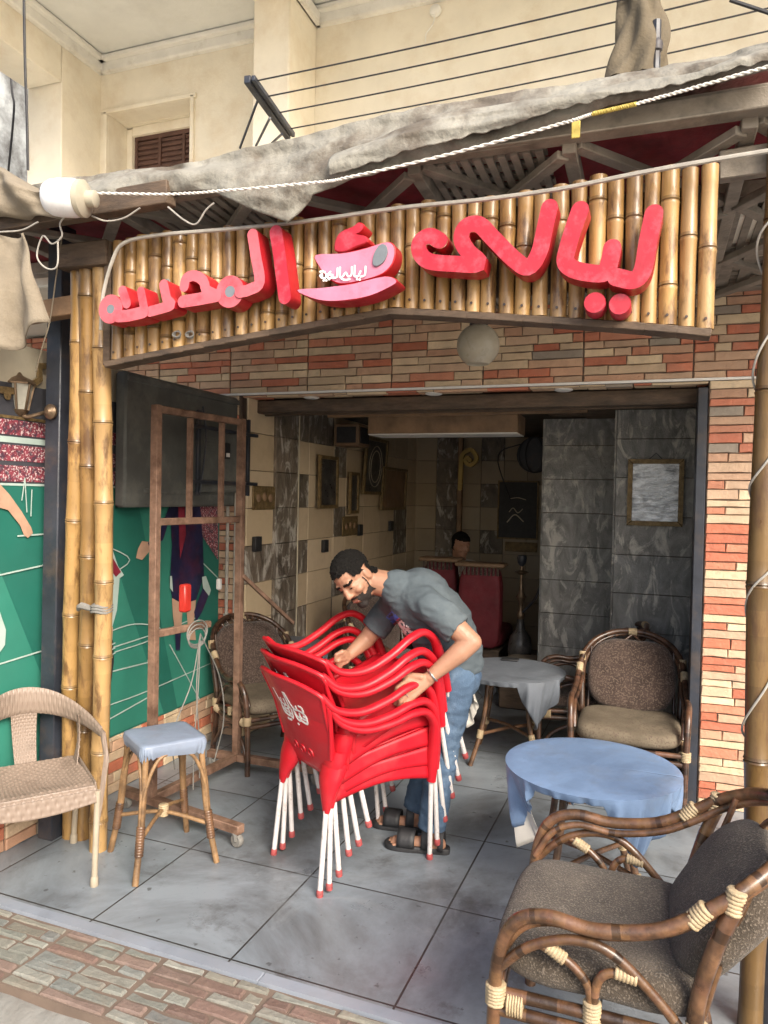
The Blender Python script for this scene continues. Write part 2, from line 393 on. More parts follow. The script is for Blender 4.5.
def floor_material():
    m = bpy.data.materials.new('grey glazed floor tiles'); m.use_nodes = True
    N = m.node_tree.nodes; L = m.node_tree.links; b = N['Principled BSDF']
    tc = N.new('ShaderNodeTexCoord'); mp = N.new('ShaderNodeMapping'); mp.vector_type = 'TEXTURE'
    mp.inputs['Location'].default_value = (-1.30651, 2.76890, 0); mp.inputs['Rotation'].default_value = (0, 0, -0.01942)
    L.new(tc.outputs['Object'], mp.inputs['Vector'])
    br = N.new('ShaderNodeTexBrick'); br.offset = 0; br.squash = 1
    br.inputs['Scale'].default_value = 1; br.inputs['Brick Width'].default_value = .6; br.inputs['Row Height'].default_value = .6
    br.inputs['Mortar Size'].default_value = .0042; br.inputs['Mortar Smooth'].default_value = .25
    br.inputs['Color1'].default_value = (.205, .238, .270, 1); br.inputs['Color2'].default_value = (.245, .275, .305, 1)
    br.inputs['Mortar'].default_value = (.025, .024, .023, 1)
    L.new(mp.outputs[0], br.inputs['Vector'])
    def nz(sc, det=6, ro=.65, dist=0):
        n = N.new('ShaderNodeTexNoise'); n.inputs['Scale'].default_value = sc; n.inputs['Detail'].default_value = det
        n.inputs['Roughness'].default_value = ro; n.inputs['Distortion'].default_value = dist; L.new(tc.outputs['Object'], n.inputs['Vector']); return n
    def rng(s, a, c, x, y):
        r = N.new('ShaderNodeMapRange'); r.inputs[1].default_value = a; r.inputs[2].default_value = c; r.inputs[3].default_value = x; r.inputs[4].default_value = y
        L.new(s, r.inputs[0]); return r.outputs[0]
    def mix(fac, A, B, mode='MIX'):
        x = N.new('ShaderNodeMix'); x.data_type = 'RGBA'; x.blend_type = mode
        for sock, val in ((x.inputs[0], fac), (x.inputs[6], A), (x.inputs[7], B)):
            if isinstance(val, (int, float)): sock.default_value = val
            elif isinstance(val, tuple): sock.default_value = (*val, 1)
            else: L.new(val, sock)
        return x.outputs[2]
    c = mix(rng(nz(1.1, 8, .7, .6).outputs[0], .44, .64, 0, .75), br.outputs[0], (.058, .058, .058))     # worn traffic grime
    c = mix(rng(nz(4.0, 9, .75, .3).outputs[0], .55, .68, 0, .6), c, (.048, .046, .044))                # blotches
    c = mix(rng(nz(24, 3, .5).outputs[0], .68, .74, 0, .65), c, (.035, .032, .03))                      # spots
    c = mix(rng(nz(2.3, 7, .7, .8).outputs[0], .56, .72, 0, .55), c, (.29, .32, .34))                   # dusty pale film
    L.new(c, b.inputs['Base Color'])
    L.new(rng(nz(3.5, 6).outputs[0], .3, .7, .24, .50), b.inputs['Roughness'])
    bp = N.new('ShaderNodeBump'); bp.inputs['Strength'].default_value = .5; bp.inputs['Distance'].default_value = .004
    hb = N.new('ShaderNodeMath'); hb.operation = 'MULTIPLY_ADD'; hb.inputs[1].default_value = -1.0
    L.new(br.outputs['Fac'], hb.inputs[0]); L.new(rng(nz(14, 5).outputs[0], 0, 1, 0, .25), hb.inputs[2])
    L.new(hb.outputs[0], bp.inputs['Height']); L.new(bp.outputs[0], b.inputs['Normal'])
    return m
M['floor'] = floor_material()
# ================================================================== ground
FX0, FX1 = -2.53, 0.23          # shop opening
YF = 4.20                       # shop front plane
ZT = 2.20                       # underside of the opening
b = MB(); b.grid(lambda u, v: (-60+120*u, -60+61.62*v, -.17), 2, 2); structure(b.build('street', M['street']))
b = MB(); b.add([(-9, 2.292, 0), (9, 1.942, 0), (9, 9, 0), (-9, 9, 0), (-9, 2.292, -.2), (9, 1.942, -.2)],
                [(0, 1, 2, 3), (0, 4, 5, 1)]); structure(b.build('terrace_floor', M['floor'], smooth=0))
# edge strip and flag-patterned kerb, both running with the floor tiles
KD = Vector((math.cos(-.01942), math.sin(-.01942), 0)); KN = Vector((-KD.y, KD.x, 0)); KO = Vector((-2.37, 2.165, 0))
def kf(u, v, d): return KO + KD*u - KN*v + Vector((0, 0, d))
b = MB()
for k in range(-3, 6):
    b.prism([(k*1.2+.001, 0), (k*1.2+1.199, 0), (k*1.2+1.199, .045), (k*1.2+.001, .045)], kf, -.05, .007, inset=.003)
structure(b.build('edging_strip', M['sill']))
b = MB(); rng = random.Random(5)
b.prism([(-6, .045), (9, .045), (9, .36), (-6, .36)], kf, -.165, -.008, m=1)
pal = [(.24, .25, .22), (.28, .285, .25), (.21, .22, .205), (.255, .185, .155), (.215, .145, .12), (.30, .30, .265), (.20, .205, .195), (.25, .24, .20), (.27, .265, .23)]
for k in range(-5, 16):                       # tile panels .42 m long
    u0, u1 = k*.42+.003, (k+1)*.42-.003
    v = .049
    rows = [.036, .05, .04, .055, .04, .05, .04]
    for h in rows:
        v1 = min(v+h, .357); u = u0
        while u < u1-.01:
            w = rng.uniform(.09, .24); e = u+w if u1-(u+w) > .06 else u1
            j = lambda a=.006: rng.uniform(-a, a)
            p = [(u+.003+abs(j(.006)), v+.003), ((u+e)/2+j(.03), v+.003+abs(j(.007))), (e-.003-abs(j(.008)), v+.003+abs(j(.006))), (e-.003, v1-.003-abs(j(.006))), ((u+e)/2+j(.03), v1-.002-abs(j(.007))), (u+.003, v1-.003-abs(j(.006)))]
            c = rng.choice(pal); g = rng.uniform(.75, 1.1)
            b.prism(p, kf, -.01, rng.uniform(-.006, .003), inset=.007, col=tuple(x*g for x in c)); u = e
        v = v1
        if v >= .356: break
structure(b.build('stone_kerb', [M['stone'], M['mortar']]))
b = MB()
def gut(u, v):
    p = kf(-5+12*u, .357+.16*v, 0); p.z = -.035-.10*v**1.5 + .012*noise.noise(Vector((p.x*9, p.y*9, 0)))-.003; return p
b.grid(gut, 160, 8); structure(b.build('kerb_face', M['concrete']))
b = MB(); b.grid(lambda u, v: gut(.386+.035*u+.004*math.sin(v*9), .25+.45*v)+Vector((0, -.002, .004)), 20, 6); structure(b.build('kerb_paint', M['yellow']))
b = MB()
def rub(u, v):
    p = kf(-4.5+9*u, .50+1.4*v, 0)
    p.z = -.15 + .035*abs(noise.noise(Vector((p.x*7, p.y*7, 1)))) + .02*noise.noise(Vector((p.x*23, p.y*23, 1))); return p
b.grid(rub, 200, 40); structure(b.build('rubble_verge', M['rubble']))

# ================================================================== the cafe building
bld = thing('cafe_building', 'two storey cream building whose stone clad ground floor holds the open cafe', 'building', (-1.1, YF, 0))
SP = {'red': [(.58, .20, .115), (.55, .18, .10), (.52, .165, .095), (.60, .25, .15)], 'cream': [(.70, .53, .35), (.74, .58, .39), (.66, .49, .33)],
      'tan': [(.60, .38, .25), (.56, .38, .26), (.64, .44, .30), (.58, .34, .22)], 'grey': [(.36, .31, .25), (.32, .27, .22)]}
def stones(b, u0, u1, v0, v1, fn, rng, panel=.56, ch=(.036, .056), red=.30, grey=.05):
    v = v0; rows = []
    while v < v1-.012:
        h = rng.uniform(*ch); h = v1-v if v1-v-h < .02 else h; rows.append((v, v+h)); v += h
    ph = rng.uniform(0, .2); edges = [u0]; x = u0+ph+.1
    while x < u1-.08: edges.append(x); x += panel
    edges.append(u1)
    for a, e in zip(edges, edges[1:]):
        for r0, r1 in rows:
            u = a+.002
            while u < e-.01:
                w = rng.choice((.10, .14, .18, .24, .28))*rng.uniform(.8, 1.15); x = u+w if e-(u+w) > .05 else e-.002
                k = rng.random(); kind = 'red' if k < red else 'grey' if k < red+grey else 'tan' if k < red+grey+.36 else 'cream'
                g = rng.uniform(.92, 1.18); c = tuple(t*g for t in rng.choice(SP[kind]))
                j = lambda s=.004: rng.uniform(-s, s)
                m1 = u+(x-u)*rng.uniform(.3, .7); m2 = u+(x-u)*rng.uniform(.3, .7)
                p = [(u+.0012, r0+.0012), (m1, r0+.0012+abs(j(.003))), (x-.0012, r0+.0012+abs(j(.003))), (x-.0012-abs(j(.004)), r1-.0012), (m2, r1-.0012-abs(j(.004))), (u+.0012+abs(j(.004)), r1-.0012-abs(j(.003)))]
                b.prism(p, fn, 0, rng.uniform(.007, .014), inset=.004, col=c); u = x
front = lambda u, v, d: (u, YF-d, v)
rs = random.Random(21)
b = MB(); stones(b, -4.4, 1.3, 2.245, 2.70, front, rs); b.box((-1.55, YF+.125, 2.47), (5.7, .249, .47), 0, m=1)
b.build('brick_fascia', [M['stone'], M['mortar']], bld)
b = MB(); stones(b, FX1+.03, 1.3, 0, 2.235, front, random.Random(8), red=.30, panel=.42, grey=.03)
b.box(((FX1+.03+1.3)/2, YF+.125, 1.115), (1.3-FX1-.03, .249, 2.23), 0, m=1)
b.build('brick_column', [M['stone'], M['mortar']], bld)
b = MB(); stones(b, -4.4, FX0-.02, 0, 2.235, front, random.Random(9)); b.box(((-4.42+FX0)/2, YF+.125, 1.115), (FX0+4.38, .249, 2.23), 0, m=1)
b.build('brick_pier', [M['stone'], M['mortar']], bld)
b = MB(); b.box((-1.55, YF-.012, 2.240), (5.7, .03, .013), .002); b.build('trim_strip', M['white'], bld)
b = MB(); stones(b, FX0, FX1+.03, YF+.0, YF+.12, lambda u, v, d: (u, v, 2.232-d), random.Random(3), ch=(.05, .07)); b.box(((FX0+FX1)/2, YF+.06, 2.234), (FX1-FX0+.06, .13, .004), 0, m=1)
b.build('soffit', [M['stone'], M['mortar']], bld)
b = MB(); b.box((-1.15, YF+.17, 2.175), (2.82, .10, .085), .006); b.box((-1.15, YF+.235, 2.155), (2.82, .03, .06), .004)
b.build('door_beam', M['timber'], bld)
for px, py in ((292, 392), (425, 390), (560, 386)):
    p = atZ(px, py, 2.215); b = MB(); b.lathe([(.05, .0), (.052, -.006), (.04, -.012), (.02, -.012)], (p.x, YF+.06, 2.222)); b.build('downlight', M['white'], bld)
b = MB(); b.box((FX1+.002, YF+.075, 1.10), (.05, .17, 2.20), .004); b.build('door_jamb', M['iron'], bld)
# ---- interior shell
ZC = 2.25; XL = -2.5; YB = 7.85
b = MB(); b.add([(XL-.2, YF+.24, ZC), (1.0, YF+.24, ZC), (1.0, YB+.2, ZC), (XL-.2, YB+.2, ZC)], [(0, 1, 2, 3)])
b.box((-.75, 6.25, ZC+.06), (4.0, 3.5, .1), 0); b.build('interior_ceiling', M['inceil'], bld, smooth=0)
def tilewall(b, u0, u1, v0, v1, fn, rng, tw, th, pick, gap=.0035):
    v = v0
    row = 0
    while v < v1-.02:
        h = min(th, v1-v); u = u0
        while u < u1-.005:
            w = min(tw(u, row) if callable(tw) else tw, u1-u)
            c, mi, d = pick(u+w/2, v+h/2, row, rng)
            j = lambda: rng.uniform(-.001, .001)
            b.prism([(u+gap/2, v+gap/2), (u+w-gap/2, v+gap/2), (u+w-gap/2, v+h-gap/2), (u+gap/2, v+h-gap/2)], fn, 0, d+j(), m=mi, col=c, inset=.003)
            u += w
        v += h; row += 1
BE = [(.62, .49, .32), (.66, .53, .36), (.57, .45, .30), (.68, .55, .38)]; DK = [(.22, .18, .135), (.19, .155, .12), (.25, .20, .15)]
def leftpick(u, v, row, rng):
    if 4.56 < u < 4.90: return rng.choice(DK), 1, .03
    if 4.90 <= u < 5.12: return (rng.choice(DK), 1, .012) if row % 2 == 0 else (rng.choice(BE), 0, .012)
    if 5.6 < u < 5.85: return (rng.choice(DK), 1, .012) if row % 2 else (rng.choice(BE), 0, .012)
    if rng.random() < .07: return rng.choice(DK), 1, .012
    return rng.choice(BE), 0, .012
def ltw(u, row):
    for a in (4.56, 4.90, 5.12, 5.6, 5.85):
        if u < a-.01: return min(a-u, .46)
    return .42
b = MB(); tilewall(b, YF+.004, YB, 0, ZC, lambda u, v, d: (XL+d, u, v), random.Random(4), ltw, .25, leftpick)
b.box((XL-.05, 6.1, ZC/2), (.098, 3.7, ZC), 0, m=2); b.build('interior_side_wall', [M['tilebeige'], M['slate'], M['mortar']], bld)
b = MB(); b.box((XL+.034, 4.902, ZC/2), (.010, .010, ZC-.01), .003); b.build('corner_trim', M['cream'], bld)
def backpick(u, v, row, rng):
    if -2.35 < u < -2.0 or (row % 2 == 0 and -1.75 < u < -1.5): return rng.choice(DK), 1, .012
    return tuple(x*.62 for x in rng.choice(BE)), 0, .012  # beige darkened to put the back room's dimness into the tiles
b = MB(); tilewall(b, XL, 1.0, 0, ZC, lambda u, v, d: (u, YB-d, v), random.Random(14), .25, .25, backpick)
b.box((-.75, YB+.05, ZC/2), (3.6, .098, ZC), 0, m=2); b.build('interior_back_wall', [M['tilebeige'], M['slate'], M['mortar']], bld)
b = MB(); b.box((1.05, 6.1, ZC/2), (.1, 4.2, ZC), 0); b.build('interior_right_wall', M['mortar'], bld)
SL = [(.36, .355, .33), (.29, .29, .275), (.40, .39, .36), (.32, .31, .285)]
def pillar(x0, x1, y0, y1, seed, top):
    b = MB(); r = random.Random(seed); pk = lambda u, v, row, g: (g.choice(SL), 0, .012)
    tilewall(b, x0, x1, 0, top, lambda u, v, d: (u, y0-d, v), r, .52, .25, pk)
    tilewall(b, y0, y1, 0, top, lambda u, v, d: (x0-d, u, v), r, .52, .25, pk)
    b.box(((x0+x1)/2, (y0+y1)/2, top/2), (x1-x0-.004, y1-y0-.004, top), 0, m=1)
    return b.build('stone_pillar', [M['slate'], M['mortar']], bld)
pillar(-.232, .60, 5.03, 5.52, 31, 2.19); pillar(-.775, -.2, 5.60, 6.2, 37, 2.2)
b = MB(); b.box((-.02, 5.27, 2.22), (.9, .62, .055), .004); b.box((-.52, 5.55, 2.225), (.42, .2, .03), .004); b.build('pillar_cap', M['timber'], bld)
b = MB(); b.box((-1.39, 5.05, 2.105), (1.07, .3, .13), .006); b.build('ceiling_box', M['board'], bld)
b = MB(); b.box((-1.39, 5.04, 2.036), (1.06, .28, .008), .002); b.build('light_strip', M['white'], bld)
b = MB(); b.box((-1.2, 4.62, 2.212), (2.6, .36, .03), .004); b.box((-1.3, 4.82, 2.185), (1.8, .03, .07), .004); b.build('soffit_board', M['board'], bld)
# ---- upper floor, seen above the canopy
YU = 5.20; ZU = 5.20; XC = -4.59
b = MB(); b.box((.2, YU+.1, 4.0), (9.6, .2, 2.4), 0, M=None)
up = MB()                                                      # wall with the window hole cut as four pieces
wx0, wx1, wz1 = -4.50, -3.655, 4.84
for x0, x1, z0, z1 in ((XC, wx0, 2.7, ZU+.2), (wx0, wx1, wz1, ZU+.2), (wx1, 5.5, 2.7, ZU+.2)):
    up.box(((x0+x1)/2, YU+.1, (z0+z1)/2), (x1-x0, .2, z1-z0), 0)
up.box(((wx0+wx1)/2, YU+.1, 3.0), (wx1-wx0, .2, .6), 0)
up.build('upper_wall', M['plaster'], bld, smooth=0)
w = MB()
w.box((wx0-.02, YU-.012, 4.07), (.035, .03, 1.58), .004); w.box((wx1+.015, YU-.012, 4.07), (.035, .03, 1.58), .004); w.box(((wx0+wx1)/2, YU-.012, wz1+.018), (wx1-wx0+.1, .03, .035), .004)
w.box((wx0-.05, YU+.33, 4.07), (.1, .26, 1.6), 0); w.box(((wx0+wx1)/2, YU+.35, wz1+.02), (wx1-wx0+.2, .3, .05), 0); w.box((wx1+.05, YU+.33, 4.07), (.1, .26, 1.6), 0); w.box((wx0+.03, YU+.27, 4.07), (.06, .08, 1.5), .004); w.box(((wx0+wx1)/2+.03, YU+.27, wz1-.045), (wx1-wx0-.06, .08, .08), .004)
win = w.build('window', M['plaster'], bld)
s = MB(); ax, bx = wx0+.065, wx1
s.box(((ax+bx)/2, YU+.30, 4.25), (bx-ax, .03, 1.0), .004)
for k in range(3):
    xa = ax+.03+k*(bx-ax-.03)/3; xb = xa+(bx-ax-.03)/3-.03
    for z in range(14): s.box(((xa+xb)/2, YU+.278, 4.70-z*.045), (xb-xa, .018, .028), .004)
    s.box((xa-.015, YU+.276, 4.26), (.03, .03, .96), .004)
s.box(((ax+bx)/2, YU+.274, 4.745), (bx-ax, .03, .05), .004)
s.build('shutter', M['shutter'], win)
# side wall on the left with its big opening towards the neighbour
q = MB(); q.box((XC-.18, 5.007, 4.0), (.36, .50, 2.7), .006); q.box((XC-.18, 4.0, 5.09), (.36, 1.5, .38), .006)
q.build('side_wall', M['plaster'], bld, smooth=0)
c0 = MB(); c0.box((-2.678, 4.98, 4.1), (.30, .44, 2.6), .012); c0.build('column', M['plaster'], bld)
c1 = MB(); c1.box((-2.678, 4.1, ZU+.16), (.30, 2.2, .36), .008); c1.build('ceiling_beam', M['plaster'], bld)
cl = MB(); cl.box((0, 4.35, ZU+.16), (10.6, 1.9, .10), 0); cl.build('balcony_ceiling', M['ceilpaint'], bld, smooth=0)
mo = MB()
for x0, x1 in ((XC+.012, -2.83), (-2.526, 5.4)):
    mo.box(((x0+x1)/2, YU-.02, ZU+.03), (x1-x0, .06, .09), .012); mo.box(((x0+x1)/2, YU-.05, ZU+.085), (x1-x0, .1, .04), .01)
mo.box((XC+.02, 4.2, ZU+.03), (.06, 2.0, .09), .012); mo.box((XC+.05, 4.2, ZU+.085), (.1, 2.0, .04), .01)
mo.box((-2.50, 4.2, ZU+.03), (.05, 2.0, .09), .012)
mo.build('cornice', M['mould'], bld)
fl = MB(); fl.box((.2, 4.3, 2.78), (10, 2.2, .12), .01); fl.build('floor_slab', M['plaster'], bld)
ln = MB(); ln.lathe([(.03, 0), (.045, .01), (.04, .03), (.02, .04)], atY(436, 12, YU-.002), axis=(0, -1, 0)); hk = atY(436, 12, YU-.04)
ln.tube([hk, hk+Vector((-.02, -.01, -.09)), hk+Vector((-.07, 0, -.14)), hk+Vector((-.075, 0, -.2))], .004, 5, 4)
ln.build('ceiling_hook', M['mould'], bld)

# ---- the neighbour's walls beyond
nb = MB(); nb.box((-7.2, 7.0, 3.2), (4.2, .3, 7.0), 0); nb.box((-6.6, 5.4, 3.6), (.3, 3.0, 6.2), 0)
tag(nb.build('neighbour_building', M['oldwall'], loc=(-7.2, 7, 0), smooth=0), 'weathered whitewashed wall of the house next door, at the left edge', 'building')
# ---- light conduits on the pier by the mural
for px, ty in ((227, 'pale vertical conduit pipe nearest the football mural'), (235, 'pale vertical conduit pipe nearest the shop opening')):
    p = atY(px, 560, YF-.035); b = MB(); b.tube([(p.x, YF-.035, .5), (p.x, YF-.035, 1.75)], .011, 8)
    for z in (.8, 1.3, 1.7): b.box((p.x, YF-.03, z), (.035, .03, .02), .003)
    tag(b.build('conduit_pipe', M['cable'], loc=(p.x, YF, .5)), ty, 'pipe', 'conduit pipes by the opening')
# ================================================================== mural partition down the left side of the terrace
XM = -2.65; YM1 = 4.13
mur = thing('mural_partition', 'tall partition printed with a green football pitch and players, left of the opening', 'partition', (XM, 3.1, 0))
b = MB(); b.box((XM-.05, 2.6, 1.13), (.08, 3.06, 2.22), .006); b.build('panel', M['cream'], mur)
b = MB(); stones(b, 1.1, YM1, 0, .30, lambda u, v, d: (XM+d, u, v), random.Random(17), red=.34, ch=(.045, .06)); b.box((XM-.004, (1.1+YM1)/2, .15), (.008, YM1-1.1, .30), 0, m=1)
b.build('brick_plinth', [M['stone'], M['mortar']], mur)
def mp_(px, py, k=0): return atX(px, py, XM+.004+.0022*k)
def poly(b, pts, k, m=0):
    o = len(b.v)
    for p in pts: b.v.append(mp_(*p, k))
    b.f.append(list(range(o, o+len(pts)))); b.m.append(m); b.c.append((1, 1, 1))
def pline(b, pts, k, w=.012, m=0):
    Q = [mp_(*p, k) for p in pts]
    b.stroke([(q.y, q.z) for q in Q], w, lambda u, v, d: (XM+.004+.0022*k+d, u, v), -.001, 0, m=m, sub=4 if len(pts) > 2 else 0)
pm = [M['grnpitch'], M['grnpitch2'], M['whiteprint'], M['stand'], M['crowd'], M['navy'], M['skinprint'], M['maroon'], M['black'], M['gilt']]
b = MB()
quad = lambda y0, y1, z0, z1, k, m: b.add([(XM+.004+.0022*k, y0, z0), (XM+.004+.0022*k, y1, z0), (XM+.004+.0022*k, y1, z1), (XM+.004+.0022*k, y0, z1)], [(0, 1, 2, 3)], m)
quad(1.1, YM1, .30, 1.62, 0, 0)
quad(1.1, YM1, 1.62, 2.06, 0, 3)
for z0, z1, m in ((1.63, 1.70, 4), (1.72, 1.79, 4), (1.835, 1.90, 4)): quad(1.1, YM1, z0, z1, 1, m)
quad(1.1, 2.9, 1.80, 1.826, 1, 2); quad(1.1, 2.9, 1.905, 1.918, 1, 9); quad(1.1, YM1, 1.612, 1.622, 1, 2)
poly(b, [(190, 486), (218, 486), (218, 560), (195, 525)], 2, 4)
for y in (1.5, 2.0, 2.72, 3.3):                                   # mown stripes
    b.add([(XM+.0062, y, 1.60), (XM+.0062, y+.25, 1.60), (XM+.0062, y+.85, .31), (XM+.0062, y+.4, .31)], [(0, 1, 2, 3)], 1)
for pts in ([(0, 575), (45, 565)], [(0, 664), (45, 650)], [(105, 650), (160, 632), (195, 618)], [(105, 633), (135, 624), (160, 628), (150, 640), (115, 652)],
            [(110, 705), (150, 690), (218, 660)], [(110, 672), (150, 662)], [(148, 660), (150, 700)], [(108, 720), (149, 697)], [(105, 545), (130, 560), (105, 578)], [(200, 560), (218, 578)], [(170, 645), (200, 700)],
            [(110, 740), (140, 728)], [(0, 700), (40, 690)], [(18, 536), (45, 534)]): pline(b, pts, 3, .006 if len(pts) > 2 else .007, 2)
# far player in a dark kit running away
poly(b, [(176, 492), (189, 487), (199, 494), (203, 540), (204, 576), (196, 600), (190, 604), (184, 604), (172, 598), (170, 580), (172, 545), (170, 510)], 4, 5)
poly(b, [(171, 515), (163, 540), (150, 548), (148, 543), (160, 530), (170, 505)], 5, 5)
poly(b, [(150, 542), (142, 541), (138, 549), (136, 558), (142, 560), (149, 552)], 4, 6)
poly(b, [(172, 598), (183, 604), (181, 632), (175, 634), (173, 615)], 5, 6); poly(b, [(186, 603), (196, 600), (194, 620), (196, 640), (189, 640)], 5, 6)
poly(b, [(175, 632), (181, 632), (180, 650), (176, 650)], 6, 5); poly(b, [(194, 612), (202, 590), (208, 585), (210, 592), (202, 612), (196, 622)], 6, 5)
poly(b, [(203, 588), (202, 577), (206, 576), (211, 590), (209, 596)], 7, 2)
poly(b, [(178, 500), (184, 498), (186, 535), (180, 560)], 6, 7); poly(b, [(170, 576), (172, 576), (173, 592), (170, 588)], 6, 2)
poly(b, [(176, 492), (189, 487), (187, 473), (178, 474)], 5, 6)
# near player in a striped shirt beside the canes
poly(b, [(100, 545), (112, 548), (118, 566), (124, 575), (120, 578), (110, 577), (100, 577)], 4, 2); poly(b, [(110, 553), (121, 572), (116, 577), (108, 566)], 5, 7)
poly(b, [(98, 575), (120, 574), (117, 610), (112, 628), (98, 628)], 4, 2); poly(b, [(99, 626), (113, 627), (112, 645), (98, 648)], 5, 6)
poly(b, [(98, 646), (113, 640), (114, 662), (110, 690), (98, 700)], 5, 8)
for y in (651, 656, 661): pline(b, [(99, y), (115, y-8)], 6, .006, 2)
poly(b, [(98, 483), (113, 483), (113, 512), (110, 530), (98, 548)], 4, 7)
# arm and boot of a third player at the left edge
poly(b, [(-40, 470), (0, 484), (10, 495), (22, 512), (31, 527), (33, 533), (28, 538), (24, 535), (20, 525), (8, 510), (-10, 505), (-40, 510)], 4, 6)
poly(b, [(-30, 600), (0, 612), (6, 630), (5, 645), (-4, 658), (-30, 660)], 4, 2)
for pts in ([(25, 478), (27, 512)], [(32, 490), (31, 516)], [(25, 478), (22, 500)]): pline(b, pts, 5, .005, 2)
def yz(pts, k, m):
    o = len(b.v)
    for y, z in pts: b.v.append(Vector((XM+.004+.0022*k, y, z)))
    b.f.append(list(range(o, o+len(pts)))); b.m.append(m); b.c.append((1, 1, 1))
yz([(1.86, 1.62), (2.02, 1.66), (2.18, 1.66), (2.30, 1.62), (2.30, 1.50), (2.24, 1.10), (1.96, 1.10), (1.88, 1.42)], 3, 7); yz([(2.0, 1.70), (2.07, 1.86), (2.17, 1.86), (2.20, 1.70)], 3, 6)
yz([(1.96, 1.10), (2.24, 1.10), (2.34, .88), (2.20, .84), (2.10, 1.0), (2.02, .80), (1.88, .82)], 4, 2); yz([(1.90, .82), (2.01, .80), (2.0, .44), (1.92, .44)], 3, 6); yz([(2.21, .85), (2.33, .88), (2.36, .80), (2.26, .74)], 3, 6)
yz([(1.92, .5), (2.0, .5), (2.05, .38), (1.91, .38)], 4, 8)
b.build('mural', pm, mur, smooth=0)
b = MB(); b.stroke([(1.4, 2.02), (2.38, 2.02), (2.56, 2.03), (2.58, 2.07), (2.62, 2.10), (2.62, 2.16), (2.70, 2.17)], .03, lambda u, v, d: (XM+.004+d, u, v), 0, .012, sub=0)
for y in (2.44, 2.52): b.lathe([(.018, 0), (.018, .004)], (XM+.012, y, 2.0), axis=(1, 0, 0), seg=14, m=0)
b.build('scroll_trim', M['gilt'], mur)

# ---- the flat television bolted over the mural
XT = XM+.09
tv = thing('television', 'large matt black flat television hung high over the football mural', 'television', (XT, 3.75, 1.5))
b = MB(); b.box((XM+.055, 3.757, 1.865), (.07, 1.30, .705), .012)
b.box((XM+.093, 3.757, 2.185), (.012, 1.28, .03), .004); b.box((XM+.093, 3.757, 1.60), (.008, 1.0, .03), .003)
b.build('case', M['tv'], tv)
b = MB(); b.box((XM+.115, 3.95, 1.80), (.055, .56, .40), .015)
for k in range(6): b.box((XM+.144, 3.80, 1.93-k*.018), (.004, .10, .007), .001)
b.build('rear_housing', M['tv'], tv)
b = MB()
for y in (3.66, 4.22): b.box((XM+.155, y, 1.83), (.02, .03, .50), .003)
for z in (1.98, 1.66): b.box((XM+.172, 3.94, z), (.018, .74, .022), .003)
b.tube([(XM+.17, 3.68, 2.10), (XM+.18, 3.70, 1.9), (XM+.17, 3.66, 1.6)], .006, 6, 5)
b.build('wall_bracket', M['iron'], tv)
b = MB(); b.box((XM+.145, 3.99, 1.86), (.004, .06, .10), .001); b.build('rating_label', M['black'], tv)
b = MB(); b.box((XM+.149, 3.99, 1.835), (.003, .04, .025), .001); b.build('sticker', M['white'], tv)

# ================================================================== bamboo
def cane(b, p0, p1, r, rng, node=(.20, .34), tone=1.0, bend=.006, phase=None, hole=False):
    p0, p1 = Vector(p0), Vector(p1); L = (p1-p0).length; ax = (p1-p0)/L
    ux = ax.orthogonal().normalized(); uy = ax.cross(ux); a1, a2 = rng.uniform(0, 6.28), rng.uniform(0, 6.28)
    base = rng.choice([(.44, .265, .095), (.49, .305, .125), (.37, .215, .072), (.42, .255, .10), (.31, .18, .062)]); g = tone*rng.uniform(.85, 1.12)
    base = tuple(x*g for x in base); hs = [0.0]; cs = []; rs_ = []; cuts = []
    t = phase if phase is not None else rng.uniform(.03, node[1])
    while t < L-.02: cuts.append(t); t += rng.uniform(*node)
    prof = [(0.0, 1.0, 1.0)]; prev = 0.0
    for c in cuts+[L]:
        mid = (prev+c)/2; n = max(1, int((c-prev)/.07))
        for k in range(1, n): prof.append((prev+(c-prev)*k/n, .965+.035*abs(2*k/n-1)**2, rng.uniform(.82, 1.06)))
        if c < L:
            prof += [(c-.014, 1.03, .95), (c-.006, 1.10, .62), (c-.001, 1.02, .33), (c+.003, 1.11, .55), (c+.012, 1.02, .9)]
        prev = c
    prof.append((L, 1.0, .9)); pts = []; rad = []; cols = []
    for h, k, s in prof:
        h = min(max(h, 0), L); o = ux*bend*math.sin(h*2.3+a1) + uy*bend*math.sin(h*3.1+a2)
        pts.append(p0+ax*h+o); rad.append(r*k)
        cols.append(tuple(x*s for x in base))
    b.tube(pts, rad, 12, cols=cols)
    return base
rb = random.Random(40)
YS = 2.45
posts = []
